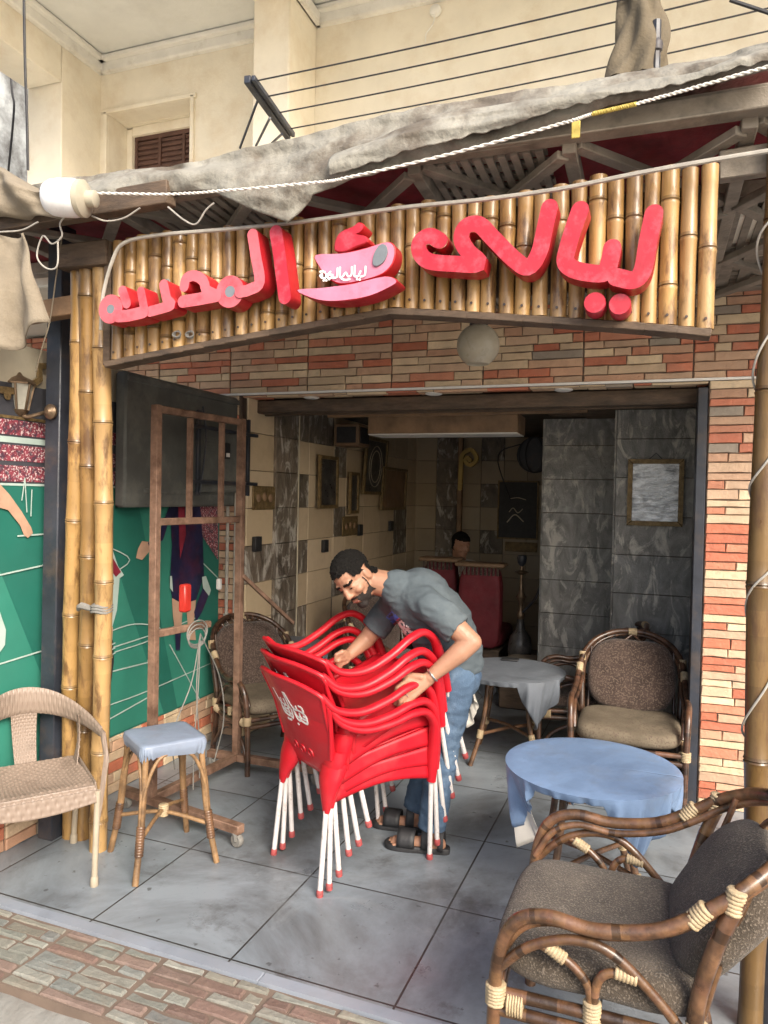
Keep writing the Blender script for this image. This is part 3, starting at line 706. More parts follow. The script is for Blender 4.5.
for i, (bx_, by_, tx_, ty_, zt, r) in enumerate(((70, 836, 78, 262, 2.50, .036), (84, 838, 90, 262, 2.50, .037), (100, 850, 104, 250, 2.575, .038))):
    pb_ = atZ(bx_, by_, 0); pt_ = atY(tx_, ty_, YS+.03); xb, zb = pb_.x, 0.0
    b = MB(); cane(b, pb_, pt_, r, rb, (.30, .46), 1.08, .008)
    lab = ('thick golden bamboo pole, leftmost of three standing together at the left front corner', 'thick golden bamboo pole, middle one of three standing together at the left front corner',
           'golden bamboo pole with a grey wire tie, rightmost of three at the left corner')[i]
    t = thing('bamboo_pole', lab, 'bamboo pole', (xb, YS+.05, zb), group='bamboo poles at the left corner'); b.build('cane', M['bamboo'], t)
    if i == 2:
        zt = zt
        k = MB(); c = pb_.lerp(pt_, .42)
        for dz in (-.012, 0, .012): k.tube([c+Vector((.042*math.cos(a), .042*math.sin(a), dz+.004*math.sin(3*a))) for a in [x*6.283/14 for x in range(14)]], .007, 6, closed=True)
        k.tube([c+Vector((-.03, -.03, 0)), c+Vector((-.07, -.045, .012)), c+Vector((-.10, -.03, -.01))], [.012, .015, .008], 6, 3)
        k.build('wire_tie', M['concrete'], t)
b = MB(); b.box((-2.225, YS+.005, 2.565), (.25, .075, .10), .006); tag(b.build('wooden_block', M['timber'], loc=(-2.225, YS, 2.5)), 'brown wooden block capping the left bamboo poles', 'wood block')
b = MB(); b.box((-2.50, YS+.28, .035), (.16, .14, .07), .015); tag(b.build('footing_block', M['timber'], loc=(-2.26, YS+.16, 0)), 'low rough dark footing behind the left bamboo poles', 'footing')
p0 = atY(46, 790, 2.64); p1 = atY(62, 225, 2.64)
b = MB(); b.bar((p0.x+.035, 2.64, 0), (p1.x+.005, 2.64, 2.78), .085, .085, .005); tag(b.build('steel_post', M['iron'], loc=(p0.x, 2.64, 0)), 'square black steel post behind the left bamboo poles', 'post')
# right hand bamboo pole with its cable
t = thing('bamboo_pole', 'tall dark bamboo pole with a grey cable wound round it, at the right edge', 'bamboo pole', (.33, YS, 0))
b = MB(); cane(b, (.315, YS+.02, 0), (.320, YS+.02, 2.78), .036, random.Random(3), (.42, .60), .42, .006); b.build('cane', M['bamboo'], t)
b = MB(); b.tube([(.372, YS+.06, .0), (.378, YS+.06, 2.75)], .016, 8); b.build('conduit', M['iron'], t)
b = MB(); pts = []
for k in range(90):
    a = k*.36; z = .75+k*.0205; pts.append((.313+.040*math.cos(a), YS+.02+.040*math.sin(a), z + .012*math.sin(k*.5)))
b.tube(pts, .0035, 6, 2); b.build('wound_cable', M['cable'], t)

# ================================================================== the shop sign
sg = thing('shop_sign', 'long bamboo slat fascia carrying big red Arabic letters and a pink cup over the terrace', 'sign', (-.97, YS, 2.1))
def sbot(x): return 2.110 + .135*max(0, 1-abs((x+.87)/ (1.23 if x < -.87 else 1.02)))**.9 if True else 0
def stop_(x): return 2.600 + .015*((x+.97)/1.1)**2 + (.012 if x > -.3 else 0)
x = -2.085; rg = random.Random(77); n = 0
while x < .135:
    r = rg.uniform(.0245, .0285); cx = x+r
    b = MB(); cane(b, (cx+rg.uniform(-.003, .003), YS+rg.uniform(-.003, .003), sbot(cx)+.012), (cx, YS+rg.uniform(-.003, .004), stop_(cx)+rg.uniform(-.012, .014)), r, rg, (.22, .34), 1.05, .002)
    z = sbot(cx)+.04; b.lathe([(.0045, 0), (.0045, .003)], (cx, YS-r-.002, z), axis=(0, -1, 0), seg=8, col=(.06, .04, .03))
    b.build('bamboo_slat', M['bamboo'], sg); x += 2*r+rg.uniform(.001, .005); n += 1
b = MB(); b.box((-.97, YS+.045, 2.43), (2.20, .012, .30), .002); b.build('backing_board', M['timber'], sg)
b = MB()
xs = [-2.10+i*2.25/24 for i in range(25)]
for a, c in zip(xs, xs[1:]): b.bar((a-.002, YS+.004, sbot(a)-.002), (c+.002, YS+.004, sbot(c)-.002), .075, .024, .003)
b.build('bottom_rail', M['timber'], sg)
b = MB(); b.box((-2.108, YS+.01, 2.36), (.035, .05, .50), .003); b.build('end_batten', M['timber'], sg)
YL = 2.325
def z4(x, y): return (x/2.087+400, y/2.087+150)
def z3(x, y): return (x/2.4+90, y/2.4+190)
def P2(pts, zf):
    o = []
    for p in pts:
        q = atY(*zf(*p), YL); o.append((q.x, q.z))
    return o
lf = lambda u, v, d: (u, YL-d, v)
lay = [0]
def letter(strokes, zf, face, parent=sg, depth=.075, rings=()):
    b = MB()
    for pts, w in strokes:
        lay[0] += 1; b.stroke(P2(pts, zf), w, lf, -depth, .0012*(lay[0] % 6), m=0, ms=1, sub=5)
    for (cx, cy), r, hole in rings:
        lay[0] += 1; c = P2([(cx, cy)], zf)[0]; k = .0012*(lay[0] % 6)
        b.stroke([(c[0]+(r+hole)/2*math.cos(a), c[1]+(r+hole)/2*math.sin(a)) for a in [i*6.283/14 for i in range(14)]], r-hole, lf, -depth, k, m=0, ms=1, sub=3, closed=True)
        b.lathe([(hole+.003, 0), (hole+.003, .004)], (c[0], YL-k+.004, c[1]), axis=(0, -1, 0), seg=18, m=2)
    return b.build('letter', [face, M['redside'], M['grey']], parent, smooth=30)
letter([([(312, 120), (302, 165), (290, 215), (268, 245), (238, 228), (195, 185), (165, 156), (138, 160), (128, 185), (142, 212), (166, 238), (110, 238), (62, 233), (42, 215), (42, 192), (62, 180), (84, 190)], .052)], z4, M['red'])
letter([([(376, 125), (362, 165), (350, 205), (346, 235), (370, 252), (425, 258), (437, 235), (443, 205)], .053)], z4, M['red'])
letter([([(452, 266), (488, 272), (507, 250), (518, 190), (530, 133)], .053)], z4, M['red'])
for c in ((405, 315), (458, 318)):
    b = MB(); q = P2([c], z4)[0]; b.lathe([(.033, 0), (.033, .072), (.031, .076), (.002, .0765)], (q[0], YS-.03, q[1]), axis=(0, -1, 0), seg=24, m=0)
    b.build('letter_dot', M['red'], sg)
letter([([(447, 102), (455, 150), (462, 205), (469, 258)], .049)], z3, M['red'])
letter([([(392, 108), (400, 160), (409, 222), (385, 240), (362, 246)], .042)], z3, M['pink'], rings=[((336, 244), .058, .021)])
letter([([(226, 232), (232, 212), (252, 206), (272, 218), (280, 240), (298, 250)], .040), ([(304, 254), (262, 262), (224, 268)], .046)], z3, M['pink'])
letter([([(178, 228), (186, 262), (196, 276), (168, 286), (146, 292)], .040), ([(124, 244), (132, 284)], .036), ([(130, 294), (95, 302), (70, 304)], .046), ([(78, 242), (88, 272)], .040)], z3, M['pink'], rings=[((50, 286), .056, .018)])
# the cup
cup = MB()
def pl(b, pts, zf, d0, d1, m=0, ms=1, inset=.004):
    lay[0] += 1; b.prism(P2(pts, zf), lf, d0, d1+.0012*(lay[0] % 6), m=m, ms=ms, inset=inset)
pl(cup, spline([(540, 156), (600, 152), (665, 138), (716, 124), (733, 140), (728, 175), (706, 200), (672, 214), (640, 222), (600, 226), (568, 210), (548, 182)], 3, True), z3, -.07, .0)
cb = cup.build('cup', [M['pale'], M['redside']], sg, smooth=30)
b = MB(); pl(b, spline([(700, 132), (712, 134), (716, 150), (708, 172), (692, 184), (681, 180), (682, 160), (690, 142)], 3, True), z3, .001, .006, ms=0, inset=.001); b.build('cup_handle_hole', M['grey'], cb)
b = MB(); pl(b, spline([(500, 243), (560, 238), (640, 226), (715, 210), (742, 222), (720, 238), (680, 256), (630, 268), (575, 270), (535, 262)], 3, True), z3, -.07, .012); b.build('saucer', [M['pale'], M['redside']], sg, smooth=30)
b = MB(); pl(b, spline([(588, 146), (590, 120), (604, 100), (632, 88), (646, 78), (660, 86), (652, 100), (640, 106), (664, 112), (668, 126), (640, 138), (612, 150)], 3, True), z3, -.07, .0); b.build('steam', [M['red'], M['redside']], sg, smooth=30)
tx = MB()
for pts in ([(664, 186), (662, 206), (652, 210)], [(652, 197), (646, 209), (638, 209)], [(638, 184), (637, 208)], [(631, 187), (630, 206), (622, 209), (617, 200), (611, 208), (606, 214), (616, 218), (626, 216)],
            [(603, 188), (602, 211)], [(597, 190), (595, 211), (585, 212)], [(585, 206), (581, 213), (574, 213), (574, 207), (583, 205)], [(580, 198), (574, 205)],
            [(570, 204), (568, 213), (561, 213), (560, 205)], [(559, 213), (555, 207), (560, 203)]):
    tx.stroke(P2(pts, z3), .0062, lambda u, v, d: (u, YL-.009-d, v), 0, .0015, sub=3)
for c in ((644, 216), (650, 217), (564, 219), (570, 219), (556, 198), (561, 197), (566, 199), (577, 216)):
    q = P2([c], z3)[0]; tx.lathe([(.0042, 0), (.0042, .0015)], (q[0], YL-.009, q[1]), axis=(0, -1, 0), seg=8)
tx.build('cup_lettering', M['white'], cb, smooth=0)
# small wire knots on the slats
for (zx, zy) in ((150, 208), (176, 335), (208, 335)):
    q = P2([(zx, zy)], z3)[0]; b = MB()
    for k in range(3): b.tube([(q[0]+(.013+.003*k)*math.cos(a), YS-.035-.004*k, q[1]+(.015-.002*k)*math.sin(a)) for a in [i*6.283/10 for i in range(10)]], .003, 5, closed=True)
    b.build('wire_knot', M['concrete'], sg)
# conduit run along the sign's top
b = MB(); pts = [atY(x, y, 2.37) for x, y in ((101, 330), (103, 296), (112, 262), (124, 243), (160, 235), (220, 230), (300, 222), (400, 208), (480, 200), (560, 189), (640, 173), (708, 161), (775, 150))]
b.tube(pts, .0075, 7, 4); tag(b.build('sign_cable', M['cable'], loc=tuple(pts[0])), 'pale cable running along the top edge of the bamboo sign', 'cable')

# ================================================================== canopy
can = thing('timber_canopy', 'dark timber pergola roof with crossed braces, lattice and dark red cloth over the terrace', 'canopy', (-1.0, 3.2, 2.7))
CZ = lambda y: 2.765 - .055*(y-2.35)/1.85          # underside height
b = MB(); b.add([(-3.3, 2.43, CZ(2.43)+.05), (.72, 2.43, CZ(2.43)+.05), (.72, YF+.02, CZ(YF)+.05), (-3.3, YF+.02, CZ(YF)+.05)], [(0, 1, 2, 3)])
b.build('red_lining', M['redpanel'], can, smooth=0, solid=.012)
b = MB()
for y in (2.40, 3.02, 3.62, 4.15): b.bar((-3.2, y, CZ(y)), (.72, y, CZ(y)), .07, .06, .004)
b.build('long_beam', M['greytimber'], can)
nodes = [(-2.7), (-2.05), (-1.42), (-.80), (-.28), (.24), (.70)]
for i, x in enumerate(nodes):
    b = MB(); y0, y1 = 2.42, 4.14
    b.bar((x, y0, CZ(y0)-.035), (x, y1, CZ(y1)-.035), .045, .05, .003); b.build('cross_beam', M['greytimber'], can)
for i, x in enumerate(nodes[:-1]):
    x2 = nodes[i+1]
    for ya, yb in ((2.44, 3.02), (3.04, 3.62), (3.64, 4.14)):
        b = MB(); b.bar((x+.02, ya, CZ(ya)-.03), (x2-.02, yb, CZ(yb)-.03), .045, .028, .003); b.bar((x2-.02, ya, CZ(ya)-.055), (x+.02, yb, CZ(yb)-.055), .045, .028, .003); b.build('brace', M['greytimber'], can)
def lattice(x0, x1, y0, y1):
    b = MB(); n = 7
    for k in range(n):
        y = y0+(y1-y0)*(k+.5)/n; b.bar((x0, y, CZ(y)-.004), (x1, y, CZ(y)-.004), (y1-y0)/n*.62, .012, .001)
    for k in range(10):
        x = x0+(x1-x0)*(k+.5)/10; b.bar((x, y0, CZ(y0)-.018), (x, y1, CZ(y1)-.018), (x1-x0)/10*.62, .012, .001)
    b.build('lattice_panel', M['greytimber'], can)
lattice(-.78, -.36, 2.46, 2.98); lattice(-2.0, -1.5, 2.46, 2.98); lattice(.0, .5, 3.05, 3.58); lattice(-.2, .7, 3.66, 4.1); lattice(-1.4, -.84, 3.06, 3.58)
b = MB(); b.bar((-3.4, 2.40, 2.735), (.74, 2.40, 2.78), .04, .07, .004); b.build('front_beam', M['greytimber'], can)
b = MB(); b.bar((-3.6, 2.30, 2.66), (-1.7, 2.30, 2.70), .06, .085, .004)
for x in (-2.6, -2.28):
    b.lathe([(.014, 0), (.014, .008), (.008, .016)], (x, 2.27, 2.68), axis=(0, -1, 0), seg=10)
b.build('side_beam', M['timber'], can)
b = MB(); b.bar((-2.62, 2.5, 2.36), (-2.32, 2.5, 2.38), .06, .08, .004); b.build('short_beam', M['board'], can)
b = MB(); b.bar((.165, 2.52, 2.64), (.72, 2.52, 2.66), .04, .09, .004); b.build('short_beam', M['greytimber'], can)
# ---- tarpaulin over the front edge
def lerp(tab, x):
    for (a, fa), (c, fc) in zip(tab, tab[1:]):
        if x <= c: t = (x-a)/(c-a); return fa+(fc-fa)*t
    return tab[-1][1]
top = [(-60, 205), (60, 180), (200, 161), (300, 137), (440, 104), (600, 80), (660, 70), (790, 38)]
bot = [(-60, 232), (60, 205), (150, 193), (200, 190), (215, 192), (230, 200), (262, 214), (290, 224), (300, 212), (315, 196), (330, 188), (345, 183), (400, 168), (500, 143), (600, 110), (680, 92), (790, 66)]
def tarpf(u, v):
    px = -60+850*u; yb = lerp(bot, px); yt = lerp(top, px); yr = lerp([(-60, 232), (150, 196), (330, 181), (600, 112), (790, 66)], px)
    if v < .72:
        k = v/.72; py = yb+(yt-yb)*k; Y = 2.30 - .035*math.sin(math.pi*min(1, k*1.2)) + .05*k
        q = atY(px, py, Y); w = noise.noise(Vector((q.x*5, q.z*9, 2))) + .5*noise.noise(Vector((q.x*14, q.z*18, 7))) + .5*(1-2*abs(noise.noise(Vector((q.x*6+q.z*9, q.z*13, 4))))) + .25*noise.noise(Vector((q.x*30, q.z*34, 5)))
        return q + Vector((0, -.022*w - .012*math.sin(q.z*60+q.x*8)*(.4+noise.noise(Vector((q.x*2, 3, 0)))), 0))
    k = (v-.72)/.28; q = atY(px, yt, 2.35)
    return q + Vector((0, k*1.85, .03*math.sin(k*3)-.02*k + .03*noise.noise(Vector((q.x*3, k*5, 1)))*k))
b = MB(); b.grid(tarpf, 170, 34); tag(b.build('tarpaulin', M['tarp'], loc=(-1, 2.35, 2.8), smooth=60, solid=.006), 'dusty grey tarpaulin over the canopy front, one corner hanging in a point', 'tarpaulin')
top2 = [(330, 150), (440, 108), (560, 90), (640, 72), (700, 66), (790, 34)]
bot2 = [(330, 176), (440, 146), (560, 112), (610, 98), (680, 86), (790, 58)]
def flap2(u, v):
    px = 330+460*u; w0 = noise.noise(Vector((u*9, 0, 3)))*6*math.sin(math.pi*min(1, u*1.5+.02)); yb = lerp(bot2, px)+w0*.6+3*noise.noise(Vector((u*40, 1, 3))); yt = lerp(top2, px)
    q = atY(px, yb+(yt-yb)*v, 2.255); a = Vector((q.x*2.6+q.z*3, q.z*15, 2.5))
    rid = (1-2*abs(noise.noise(a)))+.5*(1-2*abs(noise.noise(a*1.9+Vector((4, 0, 5)))))+.12*noise.noise(a*5)
    return q+Vector((0, -.015*rid-.02*math.sin(math.pi*v)+.05*v, 0))
b = MB(); b.grid(flap2, 240, 30); tag(b.build('tarpaulin', M['tarp'], loc=(0, 2.25, 2.75), smooth=50, solid=.004), 'creased second layer of grey tarpaulin along the right half of the canopy front', 'tarpaulin')
def ropeline(pts, r, Y, name, m, label, cat):
    P = spline([(*atY(x, y, Y),) for x, y in pts], 10); b = MB(); n = len(P)
    for ph in (0, math.pi):
        q = []
        for i, p in enumerate(spline(P, 6)):
            a = i*.62+ph; q.append((p[0], p[1]+r*.55*math.cos(a), p[2]+r*.55*math.sin(a)))
        b.tube(q, r*.62, 5)
    return tag(b.build(name, m, loc=P[0]), label, cat)
ropeline([(92, 193), (170, 194), (230, 190), (320, 182), (345, 178), (450, 154), (560, 124), (592, 114)], .0047, 2.20, 'rope', M['rope'], 'white twisted rope tied along the canopy edge from the left lamp', 'rope')
ropeline([(592, 114), (610, 110), (636, 104)], .006, 2.20, 'rope_wrap', M['yellow'], 'yellow taped length of the rope near the right end of the canopy', 'rope')
ropeline([(636, 104), (700, 86), (790, 60)], .0047, 2.20, 'rope', M['rope'], 'white twisted rope tied along the canopy edge right of the yellow tape', 'rope')
q = atY(576, 122, 2.228); b = MB(); b.box((q.x, q.y, q.z-.022), (.025, .006, .05), .002); tag(b.build('tag', M['yellow'], loc=tuple(q)), 'small yellow tag hanging from the rope', 'tag')
# ---- loose tan canvas at the far left
def drape(u, v):
    px = -30+ (60+10*v)*u; py = 236+ (105 + 12*math.sin(u*5))*v - 40*v*max(0, .45-u) - 30*max(0, u-.75)*v
    q = atY(px + 8*v, py, 2.22); return q+Vector((0, .035*math.sin(u*11+v*2)+.02*noise.noise(Vector((u*6, v*3, 0))), 0))
b = MB(); b.grid(drape, 26, 20); tag(b.build('hanging_canvas', M['tan'], loc=(-2.3, 2.2, 2.4), smooth=60, solid=.004), 'tan canvas flap hanging from the canopy at the left edge', 'canvas')
def bun(u, v):
    px = -40+128*u; a = v*math.pi
    py = 218-(46+10*math.sin(u*7))*math.sin(a*.5)*(1-.55*u*u); q = atY(px, py, 2.24); w = noise.noise(Vector((u*5, v*4, 3)))
    return q+Vector((0, -.06*math.sin(a)-.035*w-.02*math.sin(u*22+v*5), 0))
b = MB(); b.grid(bun, 46, 16); tag(b.build('bundled_canvas', M['tan'], loc=(-2.3, 2.2, 2.7), smooth=60, solid=.005), 'bunched brown canvas lying on the canopy beam beside the white lamp', 'canvas')

# ================================================================== lamps
q = atY(66, 198, 2.16); lp = thing('capsule_lamp', 'fat white capsule lamp sticking out from the canopy edge at the left', 'lamp', tuple(q))
ax = (1, .25, -.06)
b = MB(); b.lathe([(.001, -.085), (.03, -.083), (.052, -.072), (.064, -.05), (.068, -.02), (.068, .035), (.064, .05)], q, ax, 28); b.build('diffuser', M['opal'], lp)
b = MB(); b.lathe([(.062, .05), (.066, .055), (.066, .072), (.05, .08), (.03, .085), (.03, .115), (.022, .12)], q, ax, 24); b.build('collar', M['frost'], lp)
def wire(pts, Y, label, r=.0033, m='cable', name='wire'):
    P = [atY(x, y, Y) for x, y in pts]; b = MB(); b.tube(P, r, 6, 6); return tag(b.build(name, M[m], loc=tuple(P[0])), label, 'wire')
wire([(66, 215), (60, 224), (62, 236), (52, 244), (43, 236), (37, 256), (46, 268), (57, 266), (58, 240)], 2.2, 'pale looped wire dangling under the white capsule lamp')
wire([(0, 232), (22, 230), (38, 222)], 2.2, 'pale wire sagging along the dark beam at the left edge')
wire([(92, 216), (106, 221), (124, 218), (140, 208)], 2.24, 'pale wire loop under the canopy right of the capsule lamp')
wire([(168, 207), (184, 220), (196, 224), (206, 210), (214, 203)], 2.26, 'pale doubled wire sagging under the canopy above the pink letters')
wire([(62, 238), (57, 270), (50, 320), (42, 348), (36, 372)], 2.42, 'thin twisted wire dropping to the wall lantern', .003, 'tan')
wire([(24, 0), (25, 60), (27, 120), (28, 170)], 3.4, 'dark cable hanging down past the balcony opening', .008, 'black', 'cable')
wire([(6, 20), (12, 90), (14, 110), (8, 175)], 5.2, 'dark cable drooping down the neighbour wall', .010, 'black', 'cable')
wire([(730, 0), (745, 5), (790, 20)], 2.3, 'black cable crossing the top right corner', .006, 'black', 'cable')
wire([(0, 214), (0, 214), (8, 205)], 2.26, 'short pale wire end on the left beam', .004)

lx = atX(44, 395, XM+.16)
lan = thing('wall_lantern', 'old brass wall lantern with dusty panes on the black post at the left', 'lantern', tuple(lx))
b = MB(); c = Vector((p0.x-.055, 2.52, 2.005))
for k in range(6):
    a0, a1 = k*math.pi/3, (k+1)*math.pi/3
    P = lambda a, r, z: c+Vector((r*math.cos(a), r*math.sin(a), z))
    b.add([P(a0, .035, -.055), P(a1, .035, -.055), P(a1, .058, .055), P(a0, .058, .055)], [(0, 1, 2, 3)])
b.build('pane', M['lantglass'], lan, smooth=0)
b = MB()
for k in range(6):
    a0 = k*math.pi/3; b.bar(c+Vector((.036*math.cos(a0), .036*math.sin(a0), -.057)), c+Vector((.06*math.cos(a0), .06*math.sin(a0), .057)), .009, .009, .001)
b.lathe([(.066, .055), (.068, .062), (.045, .082), (.015, .095), (.004, .11)], c, seg=6); b.lathe([(.012, -.085), (.03, -.072), (.04, -.056), (.03, -.054)], c, seg=6)
b.tube([c+Vector((0, 0, -.07)), c+Vector((.02, .02, -.085)), c+Vector((.055, .04, -.075)), c+Vector((.065, .08, -.06))], .009, 8, 4)
b.build('frame', M['brass'], lan)
b = MB(); b.lathe([(.034, 0), (.034, .01), (.02, .022), (.01, .03)], (p0.x+.06, 2.588, 1.945), axis=(0, -1, 0), seg=20); b.build('backplate', M['brass'], lan)

gl = thing('globe_lamp', 'round dusty opal globe lamp hanging under the middle of the bamboo sign', 'lamp', (-.765, 3.3, 2.29))
c = Vector((-.765, 3.3, 2.292))
b = MB(); b.lathe([(.035, .088)]+[(.097*math.cos(a), .097*math.sin(a)) for a in [R(65-k*10) for k in range(13)]]+[(.050, -.086), (.042, -.080)], c, seg=32); b.build('globe', M['frost'], gl)
b = MB(); b.lathe([(.038, .085), (.042, .092), (.036, .108), (.016, .118), (.010, .13)], c, seg=20); b.tube([c+Vector((0, 0, .12)), c+Vector((0, 0, .53))], .006, 6); b.build('fitting', M['iron'], gl)

# ================================================================== clothes line and covered post, first floor
B0 = atY(288, 136, 3.25); B1 = atY(247, 79, 2.78)
arm = thing('clothesline_bracket', 'dark steel bracket holding the washing lines above the tarpaulin', 'bracket', tuple(B0))
b = MB(); b.bar(B0, B1, .030, .035, .003); b.bar(B0+Vector((.03, 0, 0)), B1+Vector((.03, 0, 0)), .018, .025, .003); b.build('arm', M['iron'], arm)
b = MB(); b.tube([B0+Vector((.0, 0, .015)), B0+Vector((-.05, .1, -.12))], .012, 6)
for px, py, qx, qy in ((258, 100, 240, 148), (270, 118, 256, 146), (282, 134, 272, 143)): b.tube([atY(px, py, 2.95), atY(qx, qy, 3.2)], .006, 5)
b.build('stay', M['iron'], arm)
for i, (t, x2, y2, nm) in enumerate(((.95, 768, -40, 'highest'), (.70, 768, -18, 'second highest'), (.42, 768, 5, 'third highest'), (.12, 768, 28, 'lowest'))):
    p = B0.lerp(B1, t); e = atY(x2, y2, p.y); e = p+(e-p)*1.25; b = MB()
    b.tube([p.lerp(e, k/12)+Vector((0, 0, -.02*math.sin(math.pi*k/12))) for k in range(13)], .0035, 5)
    tag(b.build('washing_line', M['black'], loc=tuple(p)), nm+' of the four dark washing lines before the cream wall', 'washing line', 'washing lines')
cp = thing('covered_post', 'post wrapped in a khaki cloth standing above the canopy at the upper right', 'covered post', tuple(atY(630, 70, 2.85)))
def cloth(u, v):
    a = u*2*math.pi; z0 = atY(630, 86, 2.85); z1 = atY(634, -8, 2.85); c = z0.lerp(z1, v)
    r = .105*(1-.42*v)*(1+.16*math.sin(5*a+v*4)+.08*math.sin(9*a-v*7)) * (1 if v < .93 else 1-(v-.93)*9)
    c += Vector((.03*math.sin(v*3), 0, .0)); return c+Vector((r*math.cos(a), r*math.sin(a)*.9, 0))
b = MB(); b.grid(cloth, 48, 26); b.build('cloth', M['khaki'], cp, smooth=60)
b = MB(); q = atY(655, 84, 2.80); b.tube([q, q+Vector((.0, 0, .22))], .016, 8); b.lathe([(.004, .10), (.022, .115), (.024, .14), (.012, .16)], q, seg=10); b.build('peg', M['iron'], cp)
# ================================================================== furniture builders
def cushion(b, c, s, e=.42, M4=None, n=18, amp=.006, seed=0, sag=0.0, m=0):
    sg = lambda w, k: math.copysign(abs(w)**k, w)
    def fn(u, v):
        th = (u*2-1)*math.pi; ph = (v-.5)*math.pi*.99999999
        p = Vector((s[0]/2*sg(math.cos(ph), e)*sg(math.cos(th), e), s[1]/2*sg(math.cos(ph), e)*sg(math.sin(th), e), s[2]/2*sg(math.sin(ph), .75)))
        q = p*7+Vector((seed, seed*2, 0)); p += Vector((noise.noise(q), noise.noise(q+Vector((9, 0, 0))), noise.noise(q+Vector((0, 9, 0)))))*amp
        if sag: p.z -= sag*max(0, 1-(p.x/(s[0]*.5))**2)*max(0, 1-(p.y/(s[1]*.5))**2)*(1 if p.z > 0 else 0)
        p = (M4 @ p) if M4 else p
        return p + Vector(c)
    b.grid(fn, n*3, n*2, m=m)
def wrap(b, p, ax, r, L, turns=6):
    pr = []; n = turns*4
    for i in range(n+1):
        pr.append((r*(1+.13*abs(math.sin(math.pi*i/4))), -L/2+L*i/n))
    b.lathe(pr, p, ax, 10)
def rtube(b, pts, r, seg=8, sub=5, seed=[0]):
    # cane with darker growth nodes every hand's breadth or so
    seed[0] += 1; g = random.Random(seed[0]); P = spline([tuple(p) for p in pts], sub); n = len(P); rad = []; cols = []; nxt = g.uniform(.03, .16); run = 0; tone = g.uniform(.8, 1.25)
    for i, p in enumerate(P):
        if i: run += (Vector(p)-Vector(P[i-1])).length
        f = g.uniform(.85, 1.12)*tone; k = 1.0
        if run > nxt: f *= .35; k = 1.05; run = 0; nxt = g.uniform(.10, .24)
        rad.append(r*k); cols.append((f, f*g.uniform(.94, 1.03), f*g.uniform(.9, 1.05)))
    b.tube(P, rad, seg, cols=cols)
def rattan_chair(name, label, cat, loc, rz, sc=1.0, wood='rattan', seat='fabric', back='fabric', group=None, spokes=False, deco=True, bind='binding', recline=22, bh=1.0):
    t = thing(name, label, cat, loc, rz, group, world=False); W = M[wood]
    zz = lambda z: z if z < .56 else .56+(z-.56)*bh
    k = lambda x, y, z: (x*sc, y*sc, zz(z)*sc)
    half = [(.285, .275, .0), (.288, .278, .22), (.294, .268, .42), (.300, .228, .525), (.305, .15, .56), (.306, .04, .553), (.300, -.09, .585), (.292, -.18, .655), (.275, -.26, .735), (.215, -.34, .81), (.11, -.395, .858), (0, -.41, .868)]
    full = [(-x, y, z) for x, y, z in half] + [(x, y, z) for x, y, z in half[::-1][1:]]
    b = MB(); rtube(b, [k(*p) for p in full], .0168*sc, 10, 7)
    b.build('arm_rail', W, t, smooth=60)
    inner = [(x*.93 if abs(x) > .02 else x, y-.012 if z > .5 else y, z-.022 if z > .5 else z) for x, y, z in full[2:-2]]
    b = MB(); rtube(b, [k(*p) for p in inner], .0108*sc, 8, 6); b.build('inner_rail', W, t, smooth=60)
    for s in (-1, 1):
        b = MB(); rtube(b, [k(s*.283, -.262, .725), k(s*.28, -.215, .55), k(s*.274, -.18, .38), k(s*.27, -.205, .18), k(s*.268, -.245, 0)], .0185*sc, 10, 5); b.build('leg', W, t, smooth=60)
        b = MB(); rtube(b, [k(s*.294, .268, .40), k(s*.299, .19, .475), k(s*.30, .09, .515), k(s*.297, 0, .50), k(s*.285, -.10, .41), k(s*.278, -.165, .335)], .0125*sc, 8, 6); b.build('side_arch', W, t, smooth=60)
        if deco:
            b = MB(); rtube(b, [k(s*.298, .165, .485), k(s*.292, .10, .455), k(s*.287, .055, .405), k(s*.285, .045, .335)], .011*sc, 8, 5)
            rtube(b, [k(s*.292, -.055, .455), k(s*.292, .005, .452), k(s*.288, .035, .415), k(s*.285, .043, .335)], .011*sc, 8, 5); b.build('side_scroll', W, t, smooth=60)
        b = MB(); rtube(b, [k(s*.282, .27, .335), k(s*.278, .05, .335), k(s*.275, -.18, .335)], .0145*sc, 8, 3); rtube(b, [k(s*.284, .27, .292), k(s*.278, .05, .292), k(s*.275, -.18, .292)], .0145*sc, 8, 3); b.build('seat_rail', W, t, smooth=60)
        b = MB(); rtube(b, [k(s*.288, .275, .06), k(s*.285, .20, .19), k(s*.28, .05, .25), k(s*.275, -.10, .19), k(s*.27, -.22, .06)], .0115*sc, 8, 5); b.build('stretcher', W, t, smooth=60)
        for p, ax, r, L in (((s*.284, -.252, .715), (0, -.2, 1), .0198, .055), ((s*.292, -.18, .655), (0, -.62, .75), .0198, .055), ((s*.281, .225, .315), (0, 1, 0), .027, .04), ((s*.276, -.15, .315), (0, 1, 0), .027, .04),
                            ((s*.291, .272, .335), (0, 0, 1), .0235, .05), ((s*.277, -.185, .35), (0, 0, 1), .0235, .05), ((s*.285, .044, .345), (0, 0, 1), .020, .05)):
            b = MB(); wrap(b, k(*p), ax, r*sc, L*sc); b.build('binding', M[bind], t, smooth=60)
        if deco:
            for p, ax in (((s*.294, .13, .472), (0, .8, .45)), ((s*.292, -.03, .455), (0, 1, .1))):
                b = MB(); wrap(b, k(*p), ax, .0145*sc, .05*sc); b.build('binding', M[bind], t, smooth=60)
    b = MB(); rtube(b, [k(-.284, .272, .335), k(0, .285, .335), k(.284, .272, .335)], .0145*sc, 8, 4); rtube(b, [k(-.284, .272, .292), k(0, .285, .292), k(.284, .272, .292)], .0145*sc, 8, 4); b.build('front_rail', W, t, smooth=60)
